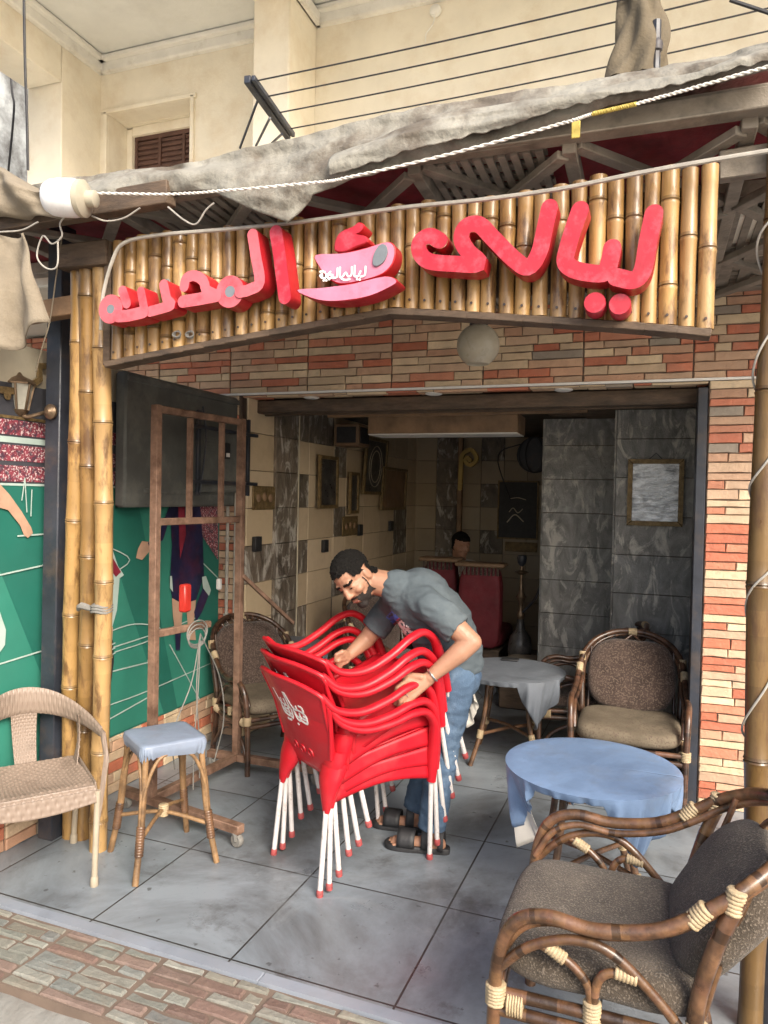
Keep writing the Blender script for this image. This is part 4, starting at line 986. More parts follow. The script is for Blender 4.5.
    b = MB(); rtube(b, [k(-.272, -.185, .335), k(.272, -.185, .335)], .0145*sc, 8, 4); b.build('rear_rail', W, t, smooth=60)
    b = MB(); rtube(b, [k(0, -.40, .85), k(-.06, -.365, .80), k(-.10, -.345, .74)], .008*sc, 7, 4); rtube(b, [k(0, -.40, .85), k(.06, -.365, .80), k(.10, -.345, .74)], .008*sc, 7, 4)
    rtube(b, [k(-.235, -.30, .77), k(-.24, -.23, .50), k(-.245, -.19, .34)], .009*sc, 7, 4); rtube(b, [k(.235, -.30, .77), k(.24, -.23, .50), k(.245, -.19, .34)], .009*sc, 7, 4); b.build('back_brace', W, t, smooth=60)
    b = MB(); wrap(b, k(0, -.408, .865), (1, 0, 0), .022*sc, .05*sc); b.build('binding', M[bind], t, smooth=60)
    if spokes:
        b = MB()
        for i in range(-8, 9):
            a = i*.17; p = k(.25*math.sin(a), -.385+.10*(1-math.cos(a)), .60+.27*math.cos(a*.9)); q = k(.17*math.sin(a), -.31, .60+.16*math.cos(a))
            rtube(b, [p, q], .006*sc, 6)
        b.build('back_canes', W, t, smooth=60)
    b = MB(); cushion(b, k(0, .035, .395), (.55*sc, .53*sc, .112*sc), .40, None, 16, .007*sc, 3, .012*sc); b.build('seat_cushion', M[seat], t, smooth=80)
    b = MB(); R4 = Matrix.Rotation(R(recline), 3, 'X'); cushion(b, k(0, -.255, .62 if bh > .8 else .548), (.50*sc, .118*sc, .44*sc*(bh if bh > .8 else .80)), .55, R4, 16, .008*sc, 8); b.build('back_cushion', M[back], t, smooth=80)
    return t
def round_table(name, label, loc, r, h, rz, wood='rattan', group=None):
    t = thing(name, label, 'table', loc, rz, group, world=False)
    b = MB(); b.lathe([(r-.012, h-.028), (r-.004, h-.024), (r-.004, h-.006), (r-.01, h-.003)], seg=40); b.build('tabletop', M['timber'], t)
    for i in range(4):
        a = i*math.pi/2+math.pi/4; c, s = math.cos(a), math.sin(a)
        b = MB(); b.tube([(c*r*.50, s*r*.50, h-.03), (c*r*.56, s*r*.56, h*.6), (c*r*.66, s*r*.66, h*.33), (c*r*.88, s*r*.88, 0)], .0145, 9, 5); b.build('leg', M[wood], t, smooth=60)
        b = MB(); b.tube([(c*r*.57, s*r*.57, h*.58), (c*r*.40, s*r*.40, h*.86), (0, 0, h-.035)], .008, 7, 5); b.build('leg_brace', M[wood], t, smooth=60)
        b = MB(); wrap(b, (c*r*.665, s*r*.665, h*.33), (c*.25, s*.25, -1), .018, .05); b.build('binding', M['binding'], t, smooth=60)
    for a in (0, math.pi/2):
        b = MB(); c, s = math.cos(a+math.pi/4)*r*.66, math.sin(a+math.pi/4)*r*.66; b.tube([(c, s, h*.33+.008*(a > 0)), (0, 0, h*.345+.016*(a > 0)), (-c, -s, h*.33+.008*(a > 0))], .011, 8, 4); b.build('stretcher', M[wood], t, smooth=60)
    return t
def tablecloth(name, label, loc, r, h, m, th0, drop, seed, group=None, lining=None):
    rng_ = random.Random(seed); off = [rng_.uniform(0, 6.28) for _ in range(5)]; amp = [rng_.uniform(.8, 1.15) for _ in range(4)]
    x0, y0 = loc[0], loc[1]
    def skirt(k, rr, z1, dmax, mn):
        th = k*2*math.pi
        c = 0
        for i in range(4):
            d = (th-R(th0[i])+math.pi) % (2*math.pi)-math.pi; c = max(c, amp[i]*max(0, 1-abs(d)/.52)**.8)
        return mn+dmax*c
    def f(u, v, rr=r, mn=.028, dm=drop, e=0.0):
        th = u*2*math.pi
        if v < .5:
            q = (v/.5); rad = rr*q; z = h+.004+.0025*noise.noise(Vector((math.cos(th)*q*3, math.sin(th)*q*3, seed)))-(.004*max(0, q-.94)/.06)
        else:
            t = (v-.5)/.5; D = skirt(u, rr, h, dm, mn)
            tri = lambda a: 1-2*abs(((a/math.pi) % 2)-1); fold = .45*tri(th*13+off[0])+.65*tri(th*29+off[1]+.9*math.sin(th*3))+.3*math.sin(th*47+off[2])
            rad = rr+.004+(.022*fold-.022)*t**.8*min(1, D/.09)+.05*t*(D > .12)*math.sin(th*11+off[3])*.5-.035*t*t*min(1, D/.2); z = h+.0-D*t
        return Vector((x0+math.cos(th)*rad, y0+math.sin(th)*rad, z))
    t = thing(name, label, 'tablecloth', (x0, y0, h), 0, group)
    b = MB(); b.grid(f, 220, 26); b.build('cover', M[m], t, smooth=70, solid=.0025)
    if lining:
        b = MB(); b.grid(lambda u, v: f(lining[0]+(lining[1]-lining[0])*u, .52+.48*v, r-.02, .05, drop+.06), 40, 14); b.build('lining', M['sheet'], t, smooth=70, solid=.002)
    return t

# ================================================================== tables and rattan chairs
T1 = (-.20, 3.005); round_table('round_table', 'low round cane table with bright blue vinyl cover, nearest the front armchair', (*T1, 0), .325, .545, R(12))
tablecloth('tablecloth', 'blue grey vinyl cover with hanging corners on the nearer round table', (*T1,), .332, .548, 'vinyl', (205, 312, 20, 110), .23, 4, lining=(.53, .61))
T2 = (-.80, 4.50); round_table('round_table', 'low round cane table with grey vinyl cover in the shop opening, right of the man', (*T2, 0), .325, .545, R(5))
tablecloth('tablecloth', 'dull grey vinyl cover with hanging corners on the farther round table beside the man', (*T2,), .332, .548, 'vinylgrey', (215, 318, 40, 130), .25, 9, lining=(.60, .66))
q = atZ(510, 659, .562); b = MB(); b.box((q.x, q.y, .560), (.11, .07, .012), .003); tag(b.build('phone', M['black'], loc=(q.x, q.y, .554)), 'dark flat phone lying on the farther round table', 'phone')
T3 = atZ(268, 646, .56); round_table('round_table', 'round table with dark grey cover behind the red chair stack', (T3.x+.05, T3.y+.1, 0), .32, .55, 0, 'rattandark')
tablecloth('tablecloth', 'dark grey cover on the table behind the red chair stack', (T3.x+.05, T3.y+.1), .327, .553, 'vinylgrey', (-60, 30, 120, 210), .22, 13)

rattan_chair('rattan_armchair', 'brown rattan armchair with cream bindings and speckled cushions, closest at the lower right', 'armchair', (-.058, 2.13, 0), 1.56, 1.03, recline=38, bh=.72)
rattan_chair('rattan_armchair', 'dark rattan armchair with tan seat, facing out by the right door jamb', 'armchair', (-.092, 4.22, 0), 3.14, .965, 'rattandark', 'fabrictan', 'fabricdark', deco=False, bh=.95)
q = atZ(566, 668, .50)
rattan_chair('rattan_armchair', 'shadowed dark rattan armchair standing against the grey stone pillars', 'armchair', (q.x+.1, 4.82, 0), 1.75, .95, 'rattandark', 'fabricdark', 'fabricdark', deco=False)
rattan_chair('rattan_armchair', 'round backed rattan armchair with cane spokes, behind the rusty rolling frame', 'armchair', (-2.19, 3.98, 0), 4.16, .93, 'rattandark', 'fabrictan', 'fabricdark', spokes=True, deco=False)
rattan_chair('rattan_armchair', 'dark rattan armchair against the beige tiled wall, behind the bending man', 'armchair', (-1.72, 5.05, 0), 4.3, 1.0, 'rattandark', 'fabricdark', 'fabricdark', deco=False)

# ---- square stool
st = thing('cane_stool', 'square cane stool with bound legs and a blue grey vinyl covered seat', 'stool', (-1.975, 2.675, 0), R(56), world=False)
b = MB()
def stooltop(u, v):
    th = u*2*math.pi; e = .2; sg = lambda w: math.copysign(abs(w)**e, w)
    X, Y = sg(math.cos(th))*.141, sg(math.sin(th))*.141
    if v < .5: q = v/.5; return Vector((X*q, Y*q, .545+.006*(1-q*q)+.0015*math.sin(X*40)*q))
    t = (v-.5)/.5; g = .010*math.sin(th*28)+.008*math.sin(th*17+1)
    k = 1+.02*math.sin(t*math.pi)+g*t*6*.4-.06*max(0, t-.5); return Vector((X*k, Y*k, .545-.004-.05*t-.016*t*(math.sin(th*2+.6)**2)*(t > .3)+.004*math.sin(th*30)*t))
b.grid(stooltop, 160, 22); b.build('seat_cover', M['vinylstool'], st, smooth=70)
b = MB(); b.box((0, 0, .515), (.27, .27, .03), .006); b.build('seat_board', M['timber'], st)
for sx in (-1, 1):
    for sy in (-1, 1):
        p0_, p1_ = (sx*.12, sy*.12, .51), (sx*.175, sy*.175, 0)
        b = MB(); b.tube([p0_, (sx*.128, sy*.128, .38), (sx*.145, sy*.145, .19), p1_], .0135, 9, 5); lg = b.build('leg', M['rattanlight'], st, smooth=60)
        b = MB(); wrap(b, (sx*.150, sy*.150, .165), (sx*.1, sy*.1, -1), .0165, .12, 11); b.build('leg_binding', M['rattan'], lg, smooth=60)
for a in range(4):
    Rm = Matrix.Rotation(a*math.pi/2, 3, 'Z'); b = MB()
    b.tube([Rm @ Vector(p) for p in ((-.142, -.150, .22), (-.128, -.140, .36), (-.075, -.132, .475), (0, -.128, .50), (.075, -.132, .475), (.128, -.140, .36), (.142, -.150, .22))], .008, 8, 5); b.build('bent_cane', M['rattanlight'], st, smooth=60)
for a in (0, 1):
    b = MB(); b.tube([((-1)*.152, (-1 if a else 1)*.152, .165), (0, 0, .20+.014*a), (.152, (1 if a else -1)*.152, .165)], .009, 8, 5); b.build('cross_stretcher', M['rattanlight'], st, smooth=60)
b = MB(); wrap(b, (0, 0, .207), (0, 0, 1), .02, .05); b.build('binding', M['binding'], st, smooth=60)

# ---- beige woven plastic armchair
pc = thing('plastic_armchair', 'beige woven plastic tub armchair standing before the mural at the left edge', 'armchair', (-2.372, 2.335, 0), 4.069, world=False); pc.scale = (.92, .92, .97)
wk = lambda base: base
def weave_mat():
    m = bpy.data.materials.new('beige basket weave'); m.use_nodes = True; N = m.node_tree.nodes; L = m.node_tree.links; bs = N['Principled BSDF']
    uv = N.new('ShaderNodeVertexColor'); uv.layer_name = 'col'
    sp = N.new('ShaderNodeSeparateColor'); L.new(uv.outputs[0], sp.inputs[0])
    def mth(op, a, c=None):
        x = N.new('ShaderNodeMath'); x.operation = op
        for s_, v_ in ((x.inputs[0], a), (x.inputs[1], c)):
            if v_ is None: continue
            if isinstance(v_, (int, float)): s_.default_value = v_
            else: L.new(v_, s_)
        return x.outputs[0]
    # woven relief is real geometry on the seat; the material only carries grime
    tc = N.new('ShaderNodeTexCoord'); n = N.new('ShaderNodeTexNoise'); n.inputs['Scale'].default_value = 9; n.inputs['Detail'].default_value = 6; L.new(tc.outputs['Object'], n.inputs['Vector'])
    r = N.new('ShaderNodeMapRange'); r.inputs[1].default_value = .52; r.inputs[2].default_value = .72; r.inputs[3].default_value = 0; r.inputs[4].default_value = .6; L.new(n.outputs[0], r.inputs[0])
    mx = N.new('ShaderNodeMix'); mx.data_type = 'RGBA'; mx.inputs[6].default_value = (.235, .18, .142, 1); mx.inputs[7].default_value = (.13, .098, .075, 1); L.new(r.outputs[0], mx.inputs[0])
    L.new(mx.outputs[2], bs.inputs['Base Color']); bs.inputs['Roughness'].default_value = .5
    wv = N.new('ShaderNodeTexChecker')
    return m
M['weave'] = weave_mat()
def woven(fn, nu, nv, amp=.005):
    # a sheet whose surface goes over and under like basket work
    def g(u, v):
        p = Vector(fn(u, v)); e = 1e-3
        du = Vector(fn(min(1, u+e), v))-Vector(fn(max(0, u-e), v)); dv = Vector(fn(u, min(1, v+e)))-Vector(fn(u, max(0, v-e)))
        nn = du.cross(dv); nn = nn.normalized() if nn.length > 1e-12 else Vector((0, 0, 1))
        i, j = u*nu, v*nv; s = math.sin(math.pi*i)*math.sin(math.pi*j)
        ed = max(abs(math.cos(math.pi*i)), abs(math.cos(math.pi*j)))
        return p + nn*amp*(abs(s)**.6*(1 if (int(i)+int(j)) % 2 else .25))
    return g
def pseat(u, v):
    x = (u-.5)*.46*(1-.10*(1-v)); y = -.20+.44*v; return (x, y, .425-.035*math.sin(math.pi*u)*math.sin(math.pi*min(1, v*1.1))-.035*max(0, v-.85)**2*44*.5)
b = MB(); b.grid(woven(pseat, 26, 26), 104, 104); b.build('seat', M['weave'], pc, smooth=60)
def hoop(t):                        # t 0..1 right front -> back -> left front : arm and back rim
    a = math.pi*(t*1.0); c, s = math.cos(a), math.sin(a)
    k = max(0, s); y = .20-.50*k**.75 if k > 0 else .2
    return Vector((.275*c*(1-.04*k), .20-.485*k**.8, .60+.085*k**1.6))
def pback(u, v):
    t = .24+.52*u; top = hoop(t); bot = Vector((top.x*.78, -.19-.02*math.sin(math.pi*u), .42)); p = bot.lerp(top, v)
    p.y -= .03*math.sin(math.pi*v); return p
b = MB(); b.grid(woven(lambda u, v: pback(.36+.28*u, v), 14, 18), 56, 72); b.build('back_panel', M['weave'], pc, smooth=60, solid=.004)
b = MB(); rim = [hoop(i/40) for i in range(41)]
rim = [Vector((.235, .235, .30)), Vector((.252, .238, .42)), Vector((.268, .228, .53))]+rim[1:-1]+[Vector((-.268, .228, .53)), Vector((-.252, .238, .42)), Vector((-.235, .235, .30))]
def rimsheet(u, v):
    i = u*(len(rim)-1); k = min(int(i), len(rim)-2); p = rim[k].lerp(rim[k+1], i-k)
    ctr = Vector((0, 0, p.z)); o = Vector((p.x, p.y+.02, 0)).normalized(); a = v*2*math.pi
    wdt = .024+.052*max(0, math.sin(math.pi*u)-.25)**1.2
    return p + Vector((0, 0, 1))*math.sin(a)*wdt*(1 if 3 < k < len(rim)-5 else .7) + o*math.cos(a)*.013
b.grid(woven(rimsheet, 80, 8, .0038), 320, 32); b.build('rim', M['weave'], pc, smooth=60)
for s in (-1, 1):
    b = MB()
    def post(u, v, s=s):
        t = .5-s*.285; top = hoop(t); bot = Vector((s*.20, -.11, .42)); p = bot.lerp(top, u); w = .028+.04*(abs(u-.5)*2)**2
        return p + Vector((0, 1, 0))*(v-.5)*2*w*.7 + Vector((s*.012*math.sin(math.pi*u), 0, 0))
    b.grid(woven(post, 14, 4), 56, 16); b.build('arm_support', M['weave'], pc, smooth=60, solid=.006)
    def skirt_(u, v, s=s): return (s*(.225+.012*v), -.18+.42*u, .43-.05*v*math.sin(math.pi*u)-.035)
    b = MB(); b.grid(woven(lambda u, v: (s*(.222+.010*(1-v)), -.19+.43*u, .365+.075*v-.02*math.sin(math.pi*u)*(1-v)), 24, 3), 96, 12); b.build('side_skirt', M['weave'], pc, smooth=60, solid=.005)
    for y in (.232, -.19):
        b = MB(); b.tube([(s*.232, y, .40), (s*.222, y+(.0 if y > 0 else -.05), 0.03)], .0135, 10); lg = b.build('leg', M['beigeleg'], pc)
        b = MB(); b.lathe([(.016, 0), (.018, .004), (.017, .035), (.014, .042)], (s*.222, y+(.0 if y > 0 else -.05), 0), seg=12); b.build('foot', M['beigeleg'], lg)
b = MB(); b.grid(woven(lambda u, v: ((u-.5)*.45, .243-.01*v, .405-.07*(1-v)-.02*math.sin(math.pi*u)*(1-v)+.02), 24, 3), 96, 12); b.build('front_skirt', M['weave'], pc, smooth=60, solid=.005)

# ---- stack of red plastic chairs
def red_chair(label):
    t = thing('red_chair', label, 'chair', (0, 0, 0), 0, 'stacked red plastic chairs', world=False)
    def bk(u, v):
        u = u*2-1; w = .165+.085*v**.8; return Vector((w*u, -.205-.125*v+.065*u*u*v, .43+.355*v-.055*abs(u)**3*v*v))
    b = MB(); b.grid(lambda u, v: bk(u, v), 24, 18); br = b.build('backrest', M['redplastic'], t, smooth=60, solid=.007)
    b = MB(); edge = [bk(0, v/8) for v in range(2, 8)]+[bk(u/12, 1) for u in range(13)]+[bk(1, 1-v/8) for v in range(1, 7)]
    b.tube(edge, .0095, 8, 2); b.build('back_rim', M['redplastic'], br, smooth=60)
    def tf(x, z, d):
        v = (z-.43)/.36; w = .165+.085*v**.8; u = x/w; p = bk((u+1)/2, v); return Vector((p.x, p.y-.0045-d, p.z))
    b = MB()
    for pts in ([(-.10, .70), (-.092, .655), (-.07, .64), (-.058, .665)], [(-.06, .64), (-.03, .64), (-.022, .67)], [(-.02, .64), (.0, .64), (.008, .71)], [(.02, .71), (.03, .65), (.055, .64), (.065, .66)], [(.065, .642), (.10, .64), (.105, .665), (.09, .668)]):
        b.stroke(pts, .009, tf, 0, .0015, sub=3)
    for x, z in ((-.06, .62), (-.045, .62), (-.03, .622), (.03, .62)): b.prism([(x+.006*math.cos(a), z+.006*math.sin(a)) for a in [i*.785 for i in range(8)]], tf, 0, .0015)
    b.build('back_lettering', M['white'], br, smooth=0)
    b = MB()
    for x in (-.06, 0, .06):
        b.tube([tf(x+.017*math.cos(a), .505+.017*math.sin(a), .001) for a in [i*6.283/12 for i in range(12)]], .004, 6, closed=True)
    b.build('ring_emboss', M['redplastic'], br, smooth=60)
    def sf(u, v):
        x = (u-.5)*2; return (x*(.185+.025*v), -.21+.455*v, .435-.018*(1-x*x)*math.sin(math.pi*min(1, v))+.012*v-.055*max(0, v-.86)**2*36)
    b = MB(); b.grid(sf, 22, 22); b.build('seat', M['redplastic'], t, smooth=60, solid=.007)
    b = MB(); b.grid(lambda u, v: ((u-.5)*.40, .246-.004*v, .425-.075*v-.012*math.sin(math.pi*u)*v), 16, 4); b.build('front_skirt', M['redplastic'], t, smooth=60, solid=.006)
    for s in (-1, 1):
        b = MB(); b.grid(lambda u, v: (s*(.19+.025*u+.004*v), -.20+.44*u, .432+.012*u-.085*v-.03*math.sin(math.pi*u)*v*-1), 18, 4); b.build('side_skirt', M['redplastic'], t, smooth=60, solid=.006)
        arm = [(.243, -.262, .735, .011), (.256, -.215, .668, .014), (.268, -.12, .632, .0155), (.276, .0, .640, .016), (.276, .10, .662, .016), (.268, .175, .655, .016), (.255, .225, .60, .017), (.238, .243, .52, .021), (.225, .247, .43, .022), (.217, .25, .345, .017)]
        b = MB(); b.tube([(s*x, y, z) for x, y, z, r in arm], [r for *_, r in arm], 12, 6, sq=1.25); b.build('armrest', M['redplastic'], t, smooth=60)
        b = MB(); b.tube([(s*.160, -.19, .47), (s*.166, -.208, .42), (s*.178, -.226, .36), (s*.184, -.234, .31)], [.070, .062, .036, .018], 14, 5, sq=.55); b.build('leg_sleeve', M['redplastic'], t, smooth=60)
        for nm, p, q in (('f', (s*.216, .25, .37), (s*.19, .272, 0)), ('b', (s*.183, -.232, .34), (s*.195, -.262, 0))):
            b = MB(); b.tube([p, q], .0105, 10); lg = b.build('leg', M['chip'], t)
            d = (Vector(p)-Vector(q)).normalized()
            b = MB(); b.lathe([(.012, -.002), (.0138, .002), (.0135, .020), (.011, .025)], q, d, 12); b.build('foot_cap', M['redcap'], lg)
    return t
words = ('lowest red plastic chair of the stack, its white legs on the floor', 'red plastic chair second from the bottom of the stack', 'red plastic chair third from the bottom of the stack',
         'red plastic chair fourth from the bottom of the stack', 'red plastic chair fifth from the bottom of the stack, just under the topmost', 'topmost red plastic chair of the stack, held by the bending man')
rc = red_chair(words[0]); RZ = -.614
fwd = Vector((-math.sin(RZ), math.cos(RZ), 0)); C0 = Vector((-1.213, 2.984, 0)); stack = []
ups = [0, .036, .105, .19, .24, .32]; tilts = [0, 4, 9.5, 12, 16.5, 19.5]
for i in range(6):
    o = rc if i == 0 else copy_tree(rc)
    o.location = C0 + fwd*(.043*i) + Vector((0, 0, ups[i])); o.scale = (1.05,)*3
    o.rotation_euler = (R(tilts[i]), 0, RZ); o['label'] = words[i]; stack.append(o)

# ---- rusty rolling frame
ct = thing('rolling_frame', 'rusty tall steel frame on castors standing in front of the mural', 'frame', (-2.25, 3.3, 0))
UL, UR = Vector((-2.275, 2.985, 0)), Vector((-2.205, 3.655, 0))
zt = 2.02
for P_ in (UL, UR):
    b = MB(); b.bar(P_+Vector((0, 0, .07)), P_+Vector((0, 0, zt)), .04, .04, .003); b.build('upright', M['rust'], ct)
up = lambda t, z: UL.lerp(UR, t)+Vector((0, 0, z))
b = MB(); b.bar(up(.03, zt-.02), up(.97, zt-.02), .03, .035, .003); b.build('top_rail', M['rust'], ct)
b = MB(); b.bar(up(.03, 1.45), up(.97, 1.45), .03, .035, .003); b.build('middle_rail', M['rust'], ct)
for t in (.36, .74): b = MB(); b.bar(up(t, zt-.04), up(t, 1.465), .026, .026, .002); b.build('inner_bar', M['rust'], ct)
b = MB(); b.bar(up(.03, .90), up(.62, .89), .03, .035, .003); b.build('short_rail', M['rust'], ct)
b = MB(); b.bar(UL+Vector((0, 0, .09)), UR+Vector((0, 0, .09)), .04, .04, .003); b.build('base_rail', M['rust'], ct)
b = MB(); b.bar(UR+Vector((.02, 0, 1.13)), atY(293, 623, 4.1), .022, .022, .002); b.build('side_bar', M['rust'], ct)
for P_, c0_ in ((UL, Vector((-1.70, 2.87, .085))), (UR, Vector((-1.68, 3.66, .085)))):
    a0 = P_+(P_-c0_)*.35; a0.z = .085
    b = MB(); b.bar(a0, c0_, .045, .04, .003); b.build('foot_rail', M['rust'], ct)
    for e in (a0.lerp(c0_, .97), a0.lerp(c0_, .03)):
        b = MB(); cc = Vector((e.x, e.y, .032))
        b.lathe([(.012, -.014), (.028, -.013), (.031, -.006), (.031, .006), (.028, .013), (.012, .014)], cc, (.3, 1, 0), 20); b.box((e.x, e.y, .066), (.03, .04, .012), .002)
        b.bar(cc+Vector((.004, -.02, 0)), cc+Vector((0, -.02, .04)), .016, .004, .001); b.bar(cc+Vector((.004, .02, 0)), cc+Vector((0, .02, .04)), .016, .004, .001); b.build('castor', M['concrete'], ct)
# coil of cable and a small red case hung on the frame
cc = up(.40, .84)
b = MB()
for k in range(3):
    b.tube([cc+Vector((.04, .0+.075*math.cos(a)*(1+.1*k), -.0+.05*math.sin(a)*(1+.12*k)+.015*k)) for a in [i*6.283/16 for i in range(17)]], .004, 6, 2)
for dy, dz, wv in ((-.24, -.62, .06), (-.04, -.78, .02), (.03, -.74, -.03), (.20, -.70, .10)):
    b.tube([cc+Vector((.045, .02, .02)), cc+Vector((.05, dy*.5+wv, dz*.35)), cc+Vector((.05, dy+wv*.5, dz*.7)), cc+Vector((.05, dy*.8, dz))], .0035, 6, 6)
tag(b.build('cable_coil', M['concrete'], loc=tuple(cc), smooth=60), 'coil of grey cable looped over the lower bar of the rusty frame', 'cable')
q = atY(185, 598, 3.35); b = MB(); b.box(tuple(q), (.045, .06, .15), .008); rb_ = tag(b.build('red_case', M['redbox'], loc=tuple(q)), 'small bright red case hanging inside the rusty frame', 'case')
b = MB(); b.tube([q+Vector((0, 0, .07)), q+Vector((.0, .03, .25)), up(.55, 1.44)], .004, 5, 4); b.build('string', M['black'], rb_)
q = atY(219, 584, 4.0); b = MB(); b.box(tuple(q), (.03, .03, .07), .006); tag(b.build('switch', M['white'], loc=tuple(q)), 'small white switch on the brick strip beside the mural', 'switch')

# ================================================================== inside the cafe
def picture(name, label, c, w, h, wall, m, tilt=0.0, mount=None, fr=.028):
    # wall 'x': hangs on the side wall facing +X ; 'y': faces the street
    t = thing(name, label, 'picture', tuple(c)); t.rotation_euler = (0, 0, 0)
    if wall == 'x': fn = lambda u, v, d: (c[0]+d+tilt*(v+h/2), c[1]+u, c[2]+v)
    else: fn = lambda u, v, d: (c[0]+u, c[1]-d-tilt*(v+h/2), c[2]+v)
    b = MB()
    for p in ([(-w/2, -h/2), (w/2, -h/2), (w/2-fr, -h/2+fr), (-w/2+fr, -h/2+fr)], [(-w/2, h/2), (w/2, h/2), (w/2-fr, h/2-fr), (-w/2+fr, h/2-fr)],
              [(-w/2, -h/2), (-w/2, h/2), (-w/2+fr, h/2-fr), (-w/2+fr, -h/2+fr)], [(w/2, -h/2), (w/2, h/2), (w/2-fr, h/2-fr), (w/2-fr, -h/2+fr)]):
        b.prism(p, fn, 0, .022, inset=.004)
    b.build('frame', M['gilt'], t)
    b = MB(); b.prism([(-w/2+fr-.004, -h/2+fr-.004), (w/2-fr+.004, -h/2+fr-.004), (w/2-fr+.004, h/2-fr+.004), (-w/2+fr-.004, h/2-fr+.004)], fn, .002, .009); pn = b.build('print', M[m], t)
    if mount:
        b = MB(); mount(b, fn, w, h); b.build('motif', M['cream'], pn, smooth=0)
    return t
def oval(b, fn, w, h):
    b.stroke([(w*.30*math.cos(a), h*.36*math.sin(a)) for a in [i*6.283/20 for i in range(20)]], .006, fn, .009, .011, sub=2, closed=True)
    b.stroke([(w*.22*math.cos(a), h*.28*math.sin(a)) for a in [i*6.283/20 for i in range(20)]], .008, fn, .009, .011, sub=2, closed=True)
def portrait(b, fn, w, h):
    b.prism([(w*.16*math.cos(a), .05+h*.12*math.sin(a)) for a in [i*6.283/14 for i in range(14)]], fn, .009, .011); b.prism([(-w*.25, -h*.35), (w*.25, -h*.35), (w*.16, -h*.10), (-w*.16, -h*.10)], fn, .009, .011)
X0 = XL+.045
picture('framed_picture', 'narrow framed portrait on the beige tiled wall, nearest the street', (X0, 5.39, 1.70), .36, .42, 'x', 'darkpic')
picture('framed_picture', 'small dark framed picture between the portrait and the oval picture', (X0, 5.93, 1.62), .20, .36, 'x', 'darkpic')
picture('framed_picture', 'large dark framed picture with an oval wreath, leaning from the side wall', (X0, 6.41, 1.87), .56, .52, 'x', 'darkpic', .06, oval)
picture('framed_picture', 'dim brown framed picture farthest along the side wall', (X0, 6.97, 1.67), .72, .42, 'x', 'board', .04)
pr = picture('framed_picture', 'framed print under crinkled silver plastic on the right grey stone pillar', (.012, 5.005, 1.655), .335, .425, 'y', 'silverpic', .02, fr=.030)
b = MB(); b.tube([(-.03, 4.985, 1.865), (.012, 4.985, 1.905), (.05, 4.985, 1.865)], .003, 5); b.build('hanging_wire', M['iron'], pr)
def chalk(b, fn, w, h):
    b.stroke([(-.09, -.02), (-.05, .02), (0, -.03), (.05, .01)], .01, fn, .009, .011); b.stroke([(-.11, -.13), (-.03, -.05), (.06, -.12)], .012, fn, .009, .011); b.stroke([(-.08, .12), (.0, .13), (.08, .11)], .008, fn, .009, .011)
q = atY(518, 510, YB-.03); picture('wall_poster', 'black chalk drawn poster on the far back wall', tuple(q), .43, .62, 'y', 'black', 0, chalk, .015)
q = atY(521, 547, YB-.03); b = MB(); b.box(tuple(q), (.34, .02, .10), .004); tag(b.build('wall_plaque', M['gilt'], loc=tuple(q)), 'long low plaque under the black poster on the back wall', 'plaque')
for px, py, lab in ((257, 544, 'black socket plate on the beige wall, nearest the street'), (325, 546, 'black socket plate below the narrow portrait'), (360, 530, 'black socket plate beyond the dark patterned tile'), (391, 526, 'black socket plate farthest along the side wall')):
    q = atX(px, py, XL+.03); b = MB(); b.box(tuple(q), (.03, .085, .10), .004); tag(b.build('socket_plate', M['black'], loc=tuple(q)), lab, 'socket', 'black sockets on the side wall')
for px, py, w_, h_, lab in ((264, 498, .30, .16, 'patterned relief tile set in the beige wall nearest the street'), (350, 526, .34, .17, 'dark patterned relief tile below the small dark picture')):
    q = atX(px, py, XL+.018); t = thing('relief_tile', lab, 'tile', tuple(q)); b = MB(); b.box(tuple(q), (.012, w_, h_), .003); b.build('plate', M['gilt'], t); b = MB()
    for k in range(3): b.lathe([(.03, 0), (.025, .006), (.01, .01)], q+Vector((.006, (k-1)*w_*.27, .01*(k % 2))), (1, 0, 0), 10)
    b.build('rosette', M['board'], t)
q = atX(352, 436, XL+.15); t = thing('wall_speaker', 'small brown box speaker high on the side wall', 'speaker', tuple(q))
b = MB(); b.box(tuple(q), (.22, .24, .18), .01); b.build('case', M['board'], t); b = MB(); b.box((q.x+.113, q.y, q.z), (.006, .19, .13), .003); b.box((q.x, q.y-.123, q.z), (.17, .006, .13), .003); b.build('grille', M['black'], t)
q = atY(466, 470, 7.6); t = thing('corner_bracket', 'curly gold bracket ornament high by the back wall', 'ornament', tuple(q))
b = MB(); b.stroke([(q.x+.05, q.z+.10), (q.x+.02, q.z+.13), (q.x+.0, q.z+.09), (q.x+.06, q.z+.05), (q.x+.12, q.z+.12), (q.x+.06, q.z+.21), (q.x-.03, q.z+.16), (q.x-.045, q.z+.02), (q.x-.05, q.z-.20)], .04, lambda u, v, d: (u, q.y-d, v), 0, .05); b.build('scroll', M['gold'], t)
b = MB(); b.box((q.x-.06, q.y, 1.2), (.05, .06, 2.1), .006); b.build('post', M['board'], t)
